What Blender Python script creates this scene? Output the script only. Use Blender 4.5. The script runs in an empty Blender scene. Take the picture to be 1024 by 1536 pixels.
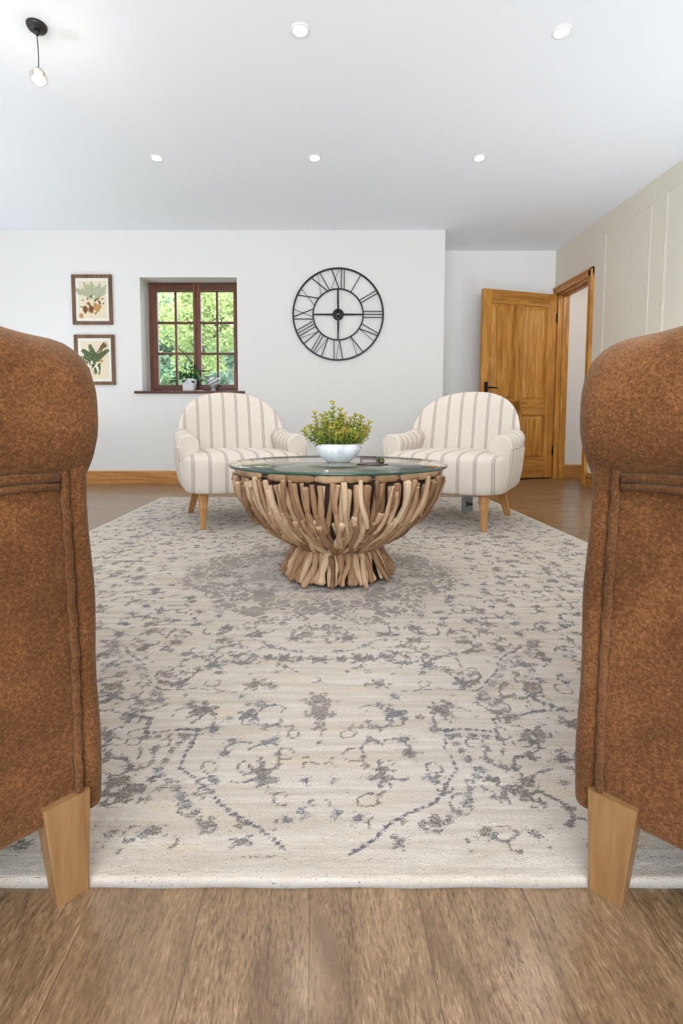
import bpy, bmesh, math, random
import numpy as np
from mathutils import Vector, Matrix, Quaternion
random.seed(7)
PI = math.pi
SC = bpy.context.scene
COL = SC.collection
R = math.radians

# ---------------------------------------------------------------- helpers
def lerp(a, b, t): return a + (b - a) * t
def sm(a, b, x):
    t = min(1, max(0, (x - a) / (b - a))); return t * t * (3 - 2 * t)

def tag(o, label=None, cat=None, group=None, kind=None):
    if label: o['label'] = label
    if cat: o['category'] = cat
    if group: o['group'] = group
    if kind: o['kind'] = kind
    return o

def empty(name, loc=(0, 0, 0), rz=0, label=None, cat=None, group=None, kind=None):
    o = bpy.data.objects.new(name, None)
    COL.objects.link(o)
    o.location = loc; o.rotation_euler = (0, 0, rz); o.empty_display_size = .1
    return tag(o, label, cat, group, kind)

def copy_tree(o, parent=None):
    c = o.copy(); COL.objects.link(c); c.parent = parent
    for ch in list(o.children): copy_tree(ch, c)
    return c

class MB:
    def __init__(s): s.v = []; s.f = []; s.m = []; s.c = []; s.sm = []
    def add(s, vs, fs, mi=0, smooth=True, col=None, M=None):
        n = len(s.v)
        if M is not None: vs = [M @ Vector(p) for p in vs]
        s.v += [tuple(p) for p in vs]
        s.f += [tuple(i + n for i in f) for f in fs]
        s.m += [mi] * len(fs); s.sm += [smooth] * len(fs)
        s.c += [col if col is not None else .5] * len(vs)
        return s
    def box(s, x0, x1, y0, y1, z0, z1, mi=0, M=None, bev=0, seg=2, col=None):
        b = bmesh.new()
        r = bmesh.ops.create_cube(b, size=1)
        for v in b.verts:
            v.co = Vector((lerp(x0, x1, v.co.x + .5), lerp(y0, y1, v.co.y + .5), lerp(z0, z1, v.co.z + .5)))
        if bev > 0:
            bmesh.ops.bevel(b, geom=list(b.edges), offset=bev, segments=seg, profile=.5, affect='EDGES')
        b.verts.index_update()
        s.add([v.co.copy() for v in b.verts], [[v.index for v in f.verts] for f in b.faces], mi, False, col, M)
        b.free(); return s
    def tube(s, pts, rad, seg=8, mi=0, cap=True, col=None, M=None, flat=1.0, up=None):
        pts = [Vector(p) for p in pts]; n = len(pts)
        if not hasattr(rad, '__len__'): rad = [rad] * n
        vs = []; fs = []
        t0 = (pts[1] - pts[0]).normalized()
        u = Vector(up) if up is not None else (Vector((0, 0, 1)) if abs(t0.z) < .9 else Vector((1, 0, 0)))
        for i, p in enumerate(pts):
            t = (pts[min(i + 1, n - 1)] - pts[max(i - 1, 0)]).normalized()
            a = (u - t * u.dot(t)).normalized(); b = t.cross(a); u = a
            for k in range(seg):
                w = 2 * PI * k / seg
                vs.append(p + (a * math.cos(w) * flat + b * math.sin(w)) * rad[i])
        for i in range(n - 1):
            for k in range(seg):
                k2 = (k + 1) % seg
                fs.append((i * seg + k, i * seg + k2, (i + 1) * seg + k2, (i + 1) * seg + k))
        if cap:
            fs.append(tuple(range(seg - 1, -1, -1))); fs.append(tuple((n - 1) * seg + k for k in range(seg)))
        return s.add(vs, fs, mi, True, col, M)
    def lathe(s, prof, seg=32, mi=0, cx=0, cy=0, col=None, M=None, closed=False):
        vs = []; fs = []; n = len(prof)
        for (r, z) in prof:
            for k in range(seg):
                w = 2 * PI * k / seg
                vs.append((cx + r * math.cos(w), cy + r * math.sin(w), z))
        rng = n if closed else n - 1
        for i in range(rng):
            j = (i + 1) % n
            for k in range(seg):
                k2 = (k + 1) % seg
                fs.append((i * seg + k, i * seg + k2, j * seg + k2, j * seg + k))
        if not closed:
            if prof[0][0] > 1e-5: fs.append(tuple(range(seg - 1, -1, -1)))
            if prof[-1][0] > 1e-5: fs.append(tuple((n - 1) * seg + k for k in range(seg)))
        return s.add(vs, fs, mi, True, col, M)
    def loft(s, rings, mi=0, caps=True, smooth=True, M=None, col=None):
        n = len(rings[0]); vs = [p for r in rings for p in r]; fs = []
        for i in range(len(rings) - 1):
            for k in range(n):
                k2 = (k + 1) % n
                fs.append((i * n + k, i * n + k2, (i + 1) * n + k2, (i + 1) * n + k))
        if caps:
            fs.append(tuple(range(n - 1, -1, -1))); fs.append(tuple((len(rings) - 1) * n + k for k in range(n)))
        return s.add(vs, fs, mi, smooth, col, M)
    def soft(s, c, h, r, n=18, bulge=(0, 0, 0), mi=0, M=None, fn=None, col=None):
        # rounded, optionally bulged box: c centre, h half sizes, r corner radius
        def axis(hh):
            k = max(3, n // 3)
            rr = min(r, hh * .999)
            a = [-hh + rr * (1 - math.cos(PI / 2 * i / k)) for i in range(k)]
            m = [lerp(-hh + rr, hh - rr, i / n) for i in range(n + 1)]
            return [x for x in a] + m + [-x for x in reversed(a)]
        ax = [axis(h[0]), axis(h[1]), axis(h[2])]
        idx = {}; vs = []; fs = []
        def P(q):
            key = tuple(round(x, 6) for x in q)
            if key in idx: return idx[key]
            inn = [min(max(q[i], -h[i] + min(r, h[i]*.999)), h[i] - min(r, h[i]*.999)) for i in range(3)]
            d = Vector([q[i] - inn[i] for i in range(3)])
            if d.length > 1e-9: 
                d.normalize()
            p = [inn[i] + d[i] * min(r, h[i]*.999) for i in range(3)]
            e = [1 - (q[i] / h[i]) ** 2 for i in range(3)]
            for i in range(3):
                j, k = (i + 1) % 3, (i + 2) % 3
                p[i] += bulge[i] * (q[i] / h[i]) * e[j] * e[k]
            p = Vector(p)
            if fn: p = fn(p)
            idx[key] = len(vs); vs.append(p + Vector(c)); return idx[key]
        for i in range(3):
            j, k = (i + 1) % 3, (i + 2) % 3
            for sgn in (-1, 1):
                for a in range(len(ax[j]) - 1):
                    for b in range(len(ax[k]) - 1):
                        qs = []
                        for (da, db) in ((0, 0), (1, 0), (1, 1), (0, 1)):
                            q = [0, 0, 0]; q[i] = sgn * h[i]; q[j] = ax[j][a + da]; q[k] = ax[k][b + db]
                            qs.append(P(q))
                        if sgn < 0: qs.reverse()
                        if len(set(qs)) >= 3:
                            fs.append(tuple(dict.fromkeys(qs)))
        return s.add(vs, fs, mi, True, col, M)
    def build(s, name, mats, parent=None, loc=None, rot=None, attr=False, autos=None):
        me = bpy.data.meshes.new(name)
        me.from_pydata(s.v, [], s.f)
        if not isinstance(mats, (list, tuple)): mats = [mats]
        for m in mats: me.materials.append(m)
        me.polygons.foreach_set('material_index', s.m)
        me.polygons.foreach_set('use_smooth', s.sm)
        if attr:
            a = me.color_attributes.new('tint', 'FLOAT_COLOR', 'POINT')
            a.data.foreach_set('color', [x for c in s.c for x in ((c, c, c, 1) if not hasattr(c, '__len__') else (*c, 1))])
        me.update(); me.validate()
        o = bpy.data.objects.new(name, me); COL.objects.link(o)
        if parent: o.parent = parent
        if loc is not None: o.location = loc
        if rot is not None: o.rotation_euler = rot
        return o

# ---------------------------------------------------------------- materials
def S2L(c):
    return tuple(((x / 255) / 12.92 if x / 255 <= .04045 else ((x / 255 + .055) / 1.055) ** 2.4) for x in c)
class N:
    def __init__(s, name):
        s.m = bpy.data.materials.new(name); s.m.use_nodes = True
        s.t = s.m.node_tree; s.t.nodes.clear()
        s.out = s.t.nodes.new('ShaderNodeOutputMaterial')
    def n(s, typ, **kw):
        x = s.t.nodes.new('ShaderNode' + typ)
        for k, v in kw.items(): setattr(x, k, v)
        return x
    def l(s, a, b): s.t.links.new(a, b)
    def setin(s, x, k, v):
        if hasattr(v, 'is_linked') or isinstance(v, bpy.types.NodeSocket): s.l(v, x.inputs[k])
        else:
            x.inputs[k].default_value = v
    def math(s, op, a, b=0.0, c=None, clamp=False):
        x = s.n('Math', operation=op, use_clamp=clamp)
        s.setin(x, 0, a); s.setin(x, 1, b)
        if c is not None: s.setin(x, 2, c)
        return x.outputs[0]
    def mr(s, v, a, b, c=0.0, d=1.0, smooth=True):
        x = s.n('MapRange', interpolation_type='SMOOTHSTEP' if smooth else 'LINEAR')
        s.setin(x, 0, v); s.setin(x, 1, a); s.setin(x, 2, b); s.setin(x, 3, c); s.setin(x, 4, d)
        return x.outputs[0]
    def mix(s, f, a, b, mode='MIX'):
        x = s.n('Mix', data_type='RGBA', blend_type=mode)
        s.setin(x, 0, f)
        for k, v in ((6, a), (7, b)):
            if isinstance(v, (tuple, list)): v = (*v[:3], 1)
            s.setin(x, k, v)
        return x.outputs[2]
    def coord(s, kind='Object', scale=(1, 1, 1), rot=(0, 0, 0), loc=(0, 0, 0)):
        if not hasattr(s, 'tc'): s.tc = s.n('TexCoord')
        mp = s.n('Mapping'); s.l(s.tc.outputs[kind], mp.inputs[0])
        mp.inputs['Scale'].default_value = scale; mp.inputs['Rotation'].default_value = rot
        mp.inputs['Location'].default_value = loc
        return mp.outputs[0]
    def noise(s, vec, scale=5, detail=3, rough=.5, dist=0.0, col=False):
        x = s.n('TexNoise'); s.l(vec, x.inputs['Vector'])
        x.inputs['Scale'].default_value = scale; x.inputs['Detail'].default_value = detail
        x.inputs['Roughness'].default_value = rough; x.inputs['Distortion'].default_value = dist
        return x.outputs['Color' if col else 'Fac']
    def bump(s, h, strength=.3, dist=.01):
        x = s.n('Bump'); s.l(h, x.inputs['Height']); x.inputs['Strength'].default_value = strength
        x.inputs['Distance'].default_value = dist
        return x.outputs[0]
    def bsdf(s, col, rough=.5, normal=None, spec=.5, metal=0.0, sheen=0.0, sheen_tint=None, emis=None, es=0, coat=0, trans=0, sss=0):
        p = s.n('BsdfPrincipled')
        s.setin(p, 'Base Color', (*col[:3], 1) if isinstance(col, (tuple, list)) else col)
        s.setin(p, 'Roughness', rough); s.setin(p, 'Metallic', metal)
        p.inputs['Specular IOR Level'].default_value = spec
        p.inputs['Sheen Weight'].default_value = sheen
        if sheen: p.inputs['Sheen Roughness'].default_value = .5
        if sheen_tint: p.inputs['Sheen Tint'].default_value = (*sheen_tint, 1)
        p.inputs['Coat Weight'].default_value = coat
        p.inputs['Transmission Weight'].default_value = trans
        if emis: p.inputs['Emission Color'].default_value = (*emis, 1); p.inputs['Emission Strength'].default_value = es
        if normal is not None: s.l(normal, p.inputs['Normal'])
        s.l(p.outputs[0], s.out.inputs[0]); s.p = p
        return s.m

def plain(name, rgb, rough=.5, metal=0, spec=.5, var=.06, scale=30, bump=0.0, **kw):
    k = N(name); c = S2L(rgb)
    v = k.coord()
    nz = k.noise(v, scale, 3)
    a = tuple(x * (1 - var) for x in c); b = tuple(min(1, x * (1 + var)) for x in c)
    col = k.mix(nz, a, b)
    nm = k.bump(nz, bump, .005) if bump else None
    return k.bsdf(col, rough, nm, spec, metal, **kw)

def wood(name, dark, mid, light, axis='Z', rough=.45, scale=1.0, spec=.45, coat=0):
    k = N(name)
    st = {'X': (1.2, 14, 14), 'Y': (14, 1.2, 14), 'Z': (14, 14, 1.2)}[axis]
    st = tuple(x * scale for x in st)
    v = k.coord(scale=st)
    n1 = k.noise(v, 1.6, 4, .55, 1.2)
    v2 = k.coord(scale=tuple(x * 6 for x in st))
    n2 = k.noise(v2, 1.5, 3, .6, .4)
    f = k.math('ADD', k.math('MULTIPLY', n1, .7), k.math('MULTIPLY', n2, .3))
    r = k.n('ValToRGB'); k.l(f, r.inputs[0])
    e = r.color_ramp.elements
    e[0].position = .34; e[0].color = (*S2L(dark), 1); e[1].position = .66; e[1].color = (*S2L(light), 1)
    m = r.color_ramp.elements.new(.5); m.color = (*S2L(mid), 1)
    return k.bsdf(r.outputs[0], rough, k.bump(f, .12, .003), spec, coat=coat)

def wallmat(name, rgb, bump=.08):
    k = N(name); v = k.coord()
    n = k.noise(v, 260, 2, .5)
    n2 = k.noise(v, 2.2, 3)
    c = S2L(rgb)
    col = k.mix(n2, tuple(x * .985 for x in c), tuple(min(1, x * 1.01) for x in c))
    return k.bsdf(col, .85, k.bump(n, bump, .002), .25)

def floormat(name, swap):
    k = N(name)
    if swap: v = k.coord(rot=(0, 0, PI / 2), loc=(1.0, .0098, 0))
    else: v = k.coord()
    mp = v
    b = k.n('TexBrick'); k.l(mp, b.inputs['Vector'])
    b.offset = .37; b.squash = 1
    b.inputs['Scale'].default_value = 1
    b.inputs['Mortar Size'].default_value = .0008; b.inputs['Mortar Smooth'].default_value = .3
    b.inputs['Brick Width'].default_value = 2.2; b.inputs['Row Height'].default_value = PW
    b.inputs['Color1'].default_value = (0, 0, 0, 1); b.inputs['Color2'].default_value = (1, 1, 1, 1)
    b.inputs['Mortar'].default_value = (.5, .5, .5, 1); b.inputs['Bias'].default_value = 0
    # grain, shifted per plank
    sx = k.n('VectorMath', operation='MULTIPLY_ADD'); k.l(b.outputs['Color'], sx.inputs[0])
    sx.inputs[1].default_value = (7.3, 3.1, 5.7); k.l(mp, sx.inputs[2])
    def st(scale):
        m = k.n('Mapping'); k.l(sx.outputs[0], m.inputs[0]); m.inputs['Scale'].default_value = scale; return m.outputs[0]
    g1 = k.noise(st((2.2, 11, 5)), 1.6, 5, .6, 1.6)
    g2 = k.noise(st((34, 150, 40)), 1.9, 4, .65, .5)
    g3 = k.noise(st((110, 520, 120)), 1.0, 2, .6, .2)
    kn = k.noise(st((4.5, 9, 3)), 1.2, 2, .5, .8)
    f = k.math('ADD', k.math('MULTIPLY', g1, .30), k.math('ADD', k.math('MULTIPLY', g2, .38), k.math('MULTIPLY', g3, .32)))
    r = k.n('ValToRGB'); k.l(f, r.inputs[0]); e = r.color_ramp.elements
    e[0].position = .38; e[0].color = (*S2L((82, 62, 42)), 1)
    e[1].position = .62; e[1].color = (*S2L((170, 141, 108)), 1)
    m = e.new(.5); m.color = (*S2L((128, 101, 73)), 1)
    c = r.outputs[0]
    c = k.mix(k.mr(kn, .56, .76, 0, .7), c, S2L((96, 72, 50)))
    c = k.mix(k.math('MULTIPLY', b.outputs['Color'], .28), c, S2L((150, 121, 90)), 'MIX')
    c = k.mix(k.math('MULTIPLY', b.outputs['Fac'], .6), c, S2L((66, 50, 36)))
    h = k.math('SUBTRACT', k.math('MULTIPLY', f, .35), k.math('MULTIPLY', b.outputs['Fac'], 1.0))
    ro = k.mr(f, .35, .65, .36, .22, False)
    m_ = k.bsdf(c, ro, k.bump(h, .22, .002), .5, coat=.25); k.p.inputs['Coat Roughness'].default_value = .16; return m_
PW = .1313

def suede(name, dark, mid, light):
    k = N(name); v = k.coord()
    n1 = k.noise(v, 9, 3, .6, .3)
    n2 = k.noise(v, 250, 5, .75, 0)
    n3 = k.noise(v, 700, 2, .6)
    f = k.math('ADD', k.math('MULTIPLY', n1, .26), k.math('ADD', k.math('MULTIPLY', n2, .50), k.math('MULTIPLY', n3, .24)))
    r = k.n('ValToRGB'); k.l(f, r.inputs[0]); e = r.color_ramp.elements
    e[0].position = .40; e[0].color = (*S2L(dark), 1); e[1].position = .62; e[1].color = (*S2L(light), 1)
    m = e.new(.5); m.color = (*S2L(mid), 1)
    return k.bsdf(r.outputs[0], .92, k.bump(k.math('ADD', n2, k.math('MULTIPLY', n3, .8)), .35, .0025), .15, sheen=.22, sheen_tint=(1, .72, .48))

def stripes(name, axis, period=.083, off=0.0, cream=(220, 209, 197), line=(104, 88, 82)):
    k = N(name)
    tc = k.coord(); sp = k.n('SeparateXYZ'); k.l(tc, sp.inputs[0])
    x = sp.outputs[axis]
    a = k.math('PINGPONG', k.math('ADD', x, 10 * period + off), period / 2)   # 0..period/2, lines near 0
    l0 = k.mr(a, .0007, .0015, 1, 0)
    l1 = k.mr(k.math('ABSOLUTE', k.math('SUBTRACT', a, .0062)), .0009, .0017, 1, 0)
    ln = k.math('MAXIMUM', l0, l1)
    weave = k.noise(k.coord(), 500, 2, .6)
    big = k.noise(k.coord(), 6, 2)
    c0 = k.mix(big, tuple(q * .97 for q in S2L(cream)), S2L(cream))
    band = k.mr(a, .007, .010, .14, 0)
    c1 = k.mix(band, c0, S2L((205, 190, 178)))
    c2 = k.mix(k.math('MULTIPLY', ln, .85), c1, S2L(line))
    return k.bsdf(c2, .9, k.bump(weave, .2, .0015), .2, sheen=.15)

def thin_glass(name, tint, rough=0.0):
    k = N(name)
    tr = k.n('BsdfTransparent'); tr.inputs[0].default_value = (*tint, 1)
    gl = k.n('BsdfGlossy'); gl.inputs['Roughness'].default_value = rough; gl.inputs[0].default_value = (1, 1, 1, 1)
    fr = k.n('Fresnel'); fr.inputs[0].default_value = 1.5
    ge = k.n('NewGeometry')
    f = k.math('MULTIPLY', fr.outputs[0], k.math('SUBTRACT', 1.0, ge.outputs['Backfacing']))
    mx = k.n('MixShader'); k.l(f, mx.inputs[0]); k.l(tr.outputs[0], mx.inputs[1]); k.l(gl.outputs[0], mx.inputs[2])
    k.l(mx.outputs[0], k.out.inputs[0]); return k.m

def emit(name, col, st):
    k = N(name); e = k.n('Emission'); e.inputs[0].default_value = (*col, 1); e.inputs[1].default_value = st
    k.l(e.outputs[0], k.out.inputs[0]); return k.m

def tinted(name, ramp, rough=.6, fine=60, stretch=(1, 1, 1), spec=.3, bump=.2, bdist=.002, mixn=.35):
    # colour from the per-vertex 'tint' value plus fine noise
    k = N(name); a = k.n('Attribute', attribute_name='tint')
    n = k.noise(k.coord(scale=stretch), fine, 3, .6)
    f = k.math('ADD', k.math('MULTIPLY', a.outputs['Fac'], 1 - mixn), k.math('MULTIPLY', n, mixn))
    r = k.n('ValToRGB'); k.l(f, r.inputs[0]); e = r.color_ramp.elements
    e[0].position = ramp[0][0]; e[0].color = (*S2L(ramp[0][1]), 1)
    e[1].position = ramp[-1][0]; e[1].color = (*S2L(ramp[-1][1]), 1)
    for p, c in ramp[1:-1]:
        q = e.new(p); q.color = (*S2L(c), 1)
    return k.bsdf(r.outputs[0], rough, k.bump(n, bump, bdist), spec)

def rugmat():
    k = N('woven_rug')
    a = k.n('Attribute', attribute_name='weave'); sp = k.n('SeparateColor'); k.l(a.outputs['Color'], sp.inputs[0])
    D, H, M = sp.outputs[0], sp.outputs[1], sp.outputs[2]
    vs = k.coord(scale=(1, 3.2, 1)); v = k.coord()
    ab = k.noise(k.coord(scale=(1.9, 30, 1)), 1.6, 5, .65, .5)     # long horizontal weft streaks
    ab2 = k.noise(k.coord(scale=(14, 150, 1)), 1.2, 3, .6, .3)
    n1 = k.noise(vs, 85, 4, .7, .6); n2 = k.noise(vs, 230, 3, .7, .2); n3 = k.noise(v, 520, 2, .5)
    base = k.mix(k.mr(ab, .35, .68), S2L((211, 202, 191)), S2L((190, 178, 163)))
    base = k.mix(k.mr(ab2, .45, .75, 0, .55), base, S2L((192, 178, 160)))
    wn = k.math('ADD', k.math('MULTIPLY', n1, .5), k.math('MULTIPLY', n2, .5))
    nf = k.noise(k.coord(scale=(1, 1.9, 1)), 300, 3, .65, .25)
    # soft worn fill of the motifs
    fill = k.mr(k.math('ADD', D, k.math('MULTIPLY', k.math('SUBTRACT', wn, .5), 1.5)), .36, .72, 0, .74)
    # dark knots: rare in the ground, dense inside motifs
    kd = k.math('ADD', nf, k.math('ADD', k.math('MULTIPLY', D, .25), k.math('MULTIPLY', k.math('SUBTRACT', n1, .5), .42)))
    knot = k.mr(kd, .612, .71, 0, .94)
    taupe = k.mix(k.mr(n1, .35, .65), S2L((170, 157, 142)), S2L((136, 124, 112)))
    blue = k.mix(k.mr(n2, .35, .65), S2L((160, 157, 154)), S2L((128, 127, 129)))
    tan = k.mr(k.noise(k.coord(scale=(3, 9, 1)), 2.2, 3), .56, .72, 0, .5)
    base = k.mix(tan, base, S2L((208, 188, 160)))
    Mk = k.mr(k.math('ADD', M, k.math('MULTIPLY', k.math('SUBTRACT', wn, .5), .55)), .30, .66, 0, .92)
    base = k.mix(Mk, base, k.mix(k.mr(ab, .4, .6), S2L((134, 126, 118)), S2L((156, 146, 134))))
    c = k.mix(fill, base, k.mix(H, taupe, blue))
    c = k.mix(knot, c, k.mix(H, S2L((104, 94, 84)), S2L((84, 86, 94))))
    c = k.mix(a.outputs['Alpha'], S2L((134, 131, 127)), c)
    L = k.math('MULTIPLY', sp.outputs[2], 0)
    h = k.math('ADD', k.math('MULTIPLY', n2, .5), k.math('ADD', k.math('MULTIPLY', n3, .6), k.math('MULTIPLY', ab2, .4)))
    return k.bsdf(c, .95, k.bump(h, .55, .006), .1, sheen=.2)

M = {}
M['wall'] = wallmat('white_plaster', (226, 224, 221))
M['wall2'] = wallmat('alcove_plaster', (240, 238, 235))
M['greige'] = wallmat('greige_paint', (226, 218, 203), .04)
M['ceil'] = wallmat('ceiling_paint', (244, 247, 251))
M['floorY'] = floormat('oak_planks_lengthwise', True)
M['floorX'] = floormat('oak_planks_crosswise', False)
M['oak'] = wood('golden_oak_upright', (150, 92, 36), (186, 122, 54), (210, 148, 78), 'Z')
M['oakx'] = wood('golden_oak_flat', (150, 96, 42), (184, 126, 62), (206, 150, 86), 'X')
M['oaky'] = wood('golden_oak_deep', (150, 96, 42), (184, 126, 62), (206, 150, 86), 'Y')
M['doorz'] = wood('stained_oak_upright', (150, 96, 32), (188, 128, 52), (214, 158, 80), 'Z', .38)
M['doorx'] = wood('stained_oak_rail', (142, 90, 32), (180, 122, 52), (206, 150, 76), 'X', .38)
M['mahog'] = wood('mahogany_upright', (66, 32, 16), (98, 52, 27), (122, 68, 38), 'Z', .4)
M['mahogx'] = wood('mahogany_flat', (60, 29, 16), (92, 48, 26), (116, 64, 38), 'X', .4)
M['legoak'] = wood('pale_oak_leg', (164, 116, 66), (190, 140, 84), (206, 158, 104), 'Z', .45)
M['sofaleg'] = wood('ash_sofa_leg', (122, 88, 52), (140, 104, 65), (157, 121, 80), 'Z', .5)
M['framew'] = wood('walnut_frame', (84, 58, 38), (112, 80, 54), (132, 98, 68), 'Z', .5)
M['suede'] = suede('tan_suede', (70, 41, 17), (94, 59, 30), (132, 88, 53))
M['suedeR'] = suede('tan_suede_piping', (68, 40, 19), (92, 58, 31), (122, 82, 50))
M['strX'] = stripes('ticking_stripe_across', 0, off=.0415)
M['strX2'] = stripes('ticking_stripe_seat', 0, off=.0415)
M['strY'] = stripes('ticking_stripe_along', 1, off=.02, period=.078)
M['creamf'] = plain('cream_fabric', (228, 218, 206), .9, spec=.2, var=.02)
M['black'] = plain('black_iron', (22, 21, 21), .45, .3, var=.1)
M['blackp'] = plain('black_enamel', (38, 38, 36), .4, .2)
M['chrome'] = plain('satin_chrome', (220, 218, 214), .3, .9, var=.02)
M['white'] = plain('white_enamel', (240, 238, 235), .4, var=.01)
M['pot'] = plain('white_ceramic', (226, 226, 228), .35, var=.02)
M['grey'] = plain('grey_metal', (150, 155, 158), .5, .3, var=.05)
M['soil'] = plain('dark_soil', (52, 40, 30), .95, scale=200, var=.3)
M['glass'] = thin_glass('clear_glass', (.93, .97, .95))
M['pane'] = thin_glass('window_glass', (.97, .99, .98))
M['rug'] = rugmat()
M['drift'] = tinted('driftwood', [(.15, (96, 68, 46)), (.36, (152, 116, 84)), (.58, (188, 154, 120)), (.85, (218, 192, 160))], .75, 60, (1, 1, .12), bump=.55, bdist=.004, mixn=.36)
M['core'] = plain('gap_shade_core', (60, 42, 28), .9, var=.3)  # dark tone stands in for shade in the gaps between sticks
M['succ'] = tinted('succulent_leaf', [(.1, (62, 92, 42)), (.4, (118, 146, 58)), (.7, (186, 190, 84)), (.95, (222, 196, 96))], .45, 40, mixn=.15)
M['fol'] = tinted('house_plant_leaf', [(.1, (18, 56, 34)), (.5, (46, 102, 58)), (.9, (128, 172, 96))], .4, 30, mixn=.15)
M['stem'] = plain('green_stem', (92, 104, 56), .6)

# green glass edge
k = N('green_glass_edge'); M['gedge'] = k.bsdf(S2L((44, 76, 66)), .1, None, .8)
# marbled bowl
k = N('pale_marble'); v = k.coord()
n = k.noise(v, 14, 5, .6, 1.5); M['marble'] = k.bsdf(k.mix(k.mr(n, .45, .62), S2L((226, 230, 233)), S2L((196, 203, 209))), .35, None, .5)
k = N('smoked_glass'); M['smoke'] = k.bsdf(S2L((92, 70, 60)), .12, None, .6, coat=.3)
k = N('aged_brass'); M['brass'] = k.bsdf(S2L((170, 130, 60)), .35, None, .5, .8)
k = N('green_glaze'); M['gglaze'] = k.bsdf(S2L((62, 70, 44)), .3, None, .5)
M['tray'] = plain('brown_black_lacquer', (52, 38, 34), .25)
M['traytop'] = plain('pewter_tray', (128, 118, 112), .3, .3)
M['led'] = emit('lamp_glow', (1, .86, .66), 50)
M['bulb'] = emit('bulb_glow', (1, .84, .62), 14)

# ---------------------------------------------------------------- room shell
D1, D2, XR, CZ = 4.75, 5.30, 2.49, 2.383
XL, YR, XA = -3.7, -2.7, 1.19          # left wall, rear wall, corner of the back wall
HX = 3.9                                # far side of the hall
f = MB()
f.box(XL - .2, HX + .2, YR - .2, 1.5, -.08, 0, 0)
f.box(XL - .2, HX + .2, 1.5, D2 + .3, -.08, 0, 1)
tag(f.build('floor', [M['floorY'], M['floorX']]), kind='structure')
c = MB().box(XL - .2, HX + .2, YR - .2, D2 + .3, CZ, CZ + .15)
tag(c.build('ceiling', M['ceil']), kind='structure')

# back wall with the recessed window
WX0, WX1, WZ0, WZ1 = -1.68, -.766, .888, 1.952
YO = 5.08
w = MB()
w.box(XL, WX0, D1, YO, 0, CZ); w.box(WX1, XA, D1, YO, 0, CZ)
w.box(WX0, WX1, D1, YO, WZ1, CZ); w.box(WX0, WX1, D1, YO, 0, WZ0)
tag(w.build('wall_back', M['wall']), kind='structure')
w = MB().box(XA - .02, HX + .2, D2, D2 + .25, 0, CZ); w.box(XA - .3, XA - .02, YO, D2 + .25, 0, CZ)
tag(w.build('wall_alcove', M['wall2']), kind='structure')
w = MB()
DY0, DY1, DZ = 4.62, 5.24, 1.925        # doorway
w.box(XR, XR + .12, YR, DY0, 0, CZ); w.box(XR, XR + .12, DY1, D2, 0, CZ); w.box(XR, XR + .12, DY0, DY1, DZ, CZ)
tag(w.build('wall_right', M['greige']), kind='structure')
w = MB().box(XL - .2, XL, YR - .2, D2 + .25, 0, CZ)
tag(w.build('wall_left', M['wall']), kind='structure')
w = MB().box(XL, -2.4, YR - .2, YR, 0, CZ).box(1.6, XR + .12, YR - .2, YR, 0, CZ).box(-2.4, 1.6, YR - .2, YR, 2.1, CZ)
tag(w.build('wall_rear', M['wall']), kind='structure')
w = MB().box(HX, HX + .2, 3.0, D2, 0, CZ).box(XR + .12, HX, 2.8, 3.0, 0, CZ)
tag(w.build('wall_hall', M['wall2']), kind='structure')

def skirting(name, x0, y0, x1, y1, nx, ny, mat, h=.125, t=.018):
    # profile extruded from (x0,y0) to (x1,y1); (nx,ny) points into the room
    pr = [(0, 0), (t, 0), (t, h - .028), (t * .8, h - .022), (t * .95, h - .016), (t * .45, h - .004), (t * .3, h), (0, h)]
    rings = []
    for (x, y) in ((x0, y0), (x1, y1)):
        rings.append([(x + nx * a, y + ny * a, b) for a, b in pr])
    m = MB(); m.loft(rings, 0, True, False)
    o = m.build(name, mat); tag(o, kind='structure'); return o
skirting('baseboard_back', XL, D1, XA, D1, 0, -1, M['oakx'])
skirting('baseboard_alcove', XA, D2, XR, D2, 0, -1, M['oakx'])
skirting('baseboard_corner', XA, D1, XA, D2, 1, 0, M['oaky'])
skirting('baseboard_right', XR, YR, XR, DY0 - .065, -1, 0, M['oaky'])
skirting('baseboard_hall', XR + .12, D2, HX, D2, 0, -1, M['oakx'], h=.14)

# architrave and lining of the doorway
tr = MB()
A = .068
for (ya, yb) in ((DY0 - A, DY0 + .004), (DY1 - .004, min(DY1 + A, D2 - .002))):
    tr.box(XR - .018, XR, ya, yb, 0, DZ + (A if True else 0), 0, bev=.004)
    tr.box(XR - .026, XR - .012, ya + (.0 if ya < DY0 - .01 else .02), ya + .022 + (.0 if ya < DY0 - .01 else .02), 0, DZ + A, 0, bev=.003)
tr.box(XR - .018, XR, DY0 - A, D2 - .002, DZ - .004, DZ + A, 1, bev=.004)
tr.box(XR - .026, XR - .012, DY0 - A, D2 - .002, DZ + A - .022, DZ + A, 1, bev=.003)
tr.box(XR, XR + .12, DY0, DY0 + .024, 0, DZ, 0); tr.box(XR, XR + .12, DY1 - .024, DY1, 0, DZ, 0)
tr.box(XR, XR + .12, DY0, DY1, DZ - .024, DZ, 1)
for y in (DY0 + .024, DY1 - .038): tr.box(XR + .05, XR + .085, y, y + .014, 0, DZ - .024, 0)   # stops
tr.box(XR + .05, XR + .085, DY0 + .024, DY1 - .024, DZ - .038, DZ - .024, 1)
tag(tr.build('trim_1', [M['doorz'], M['oaky']]), kind='structure')

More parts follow.
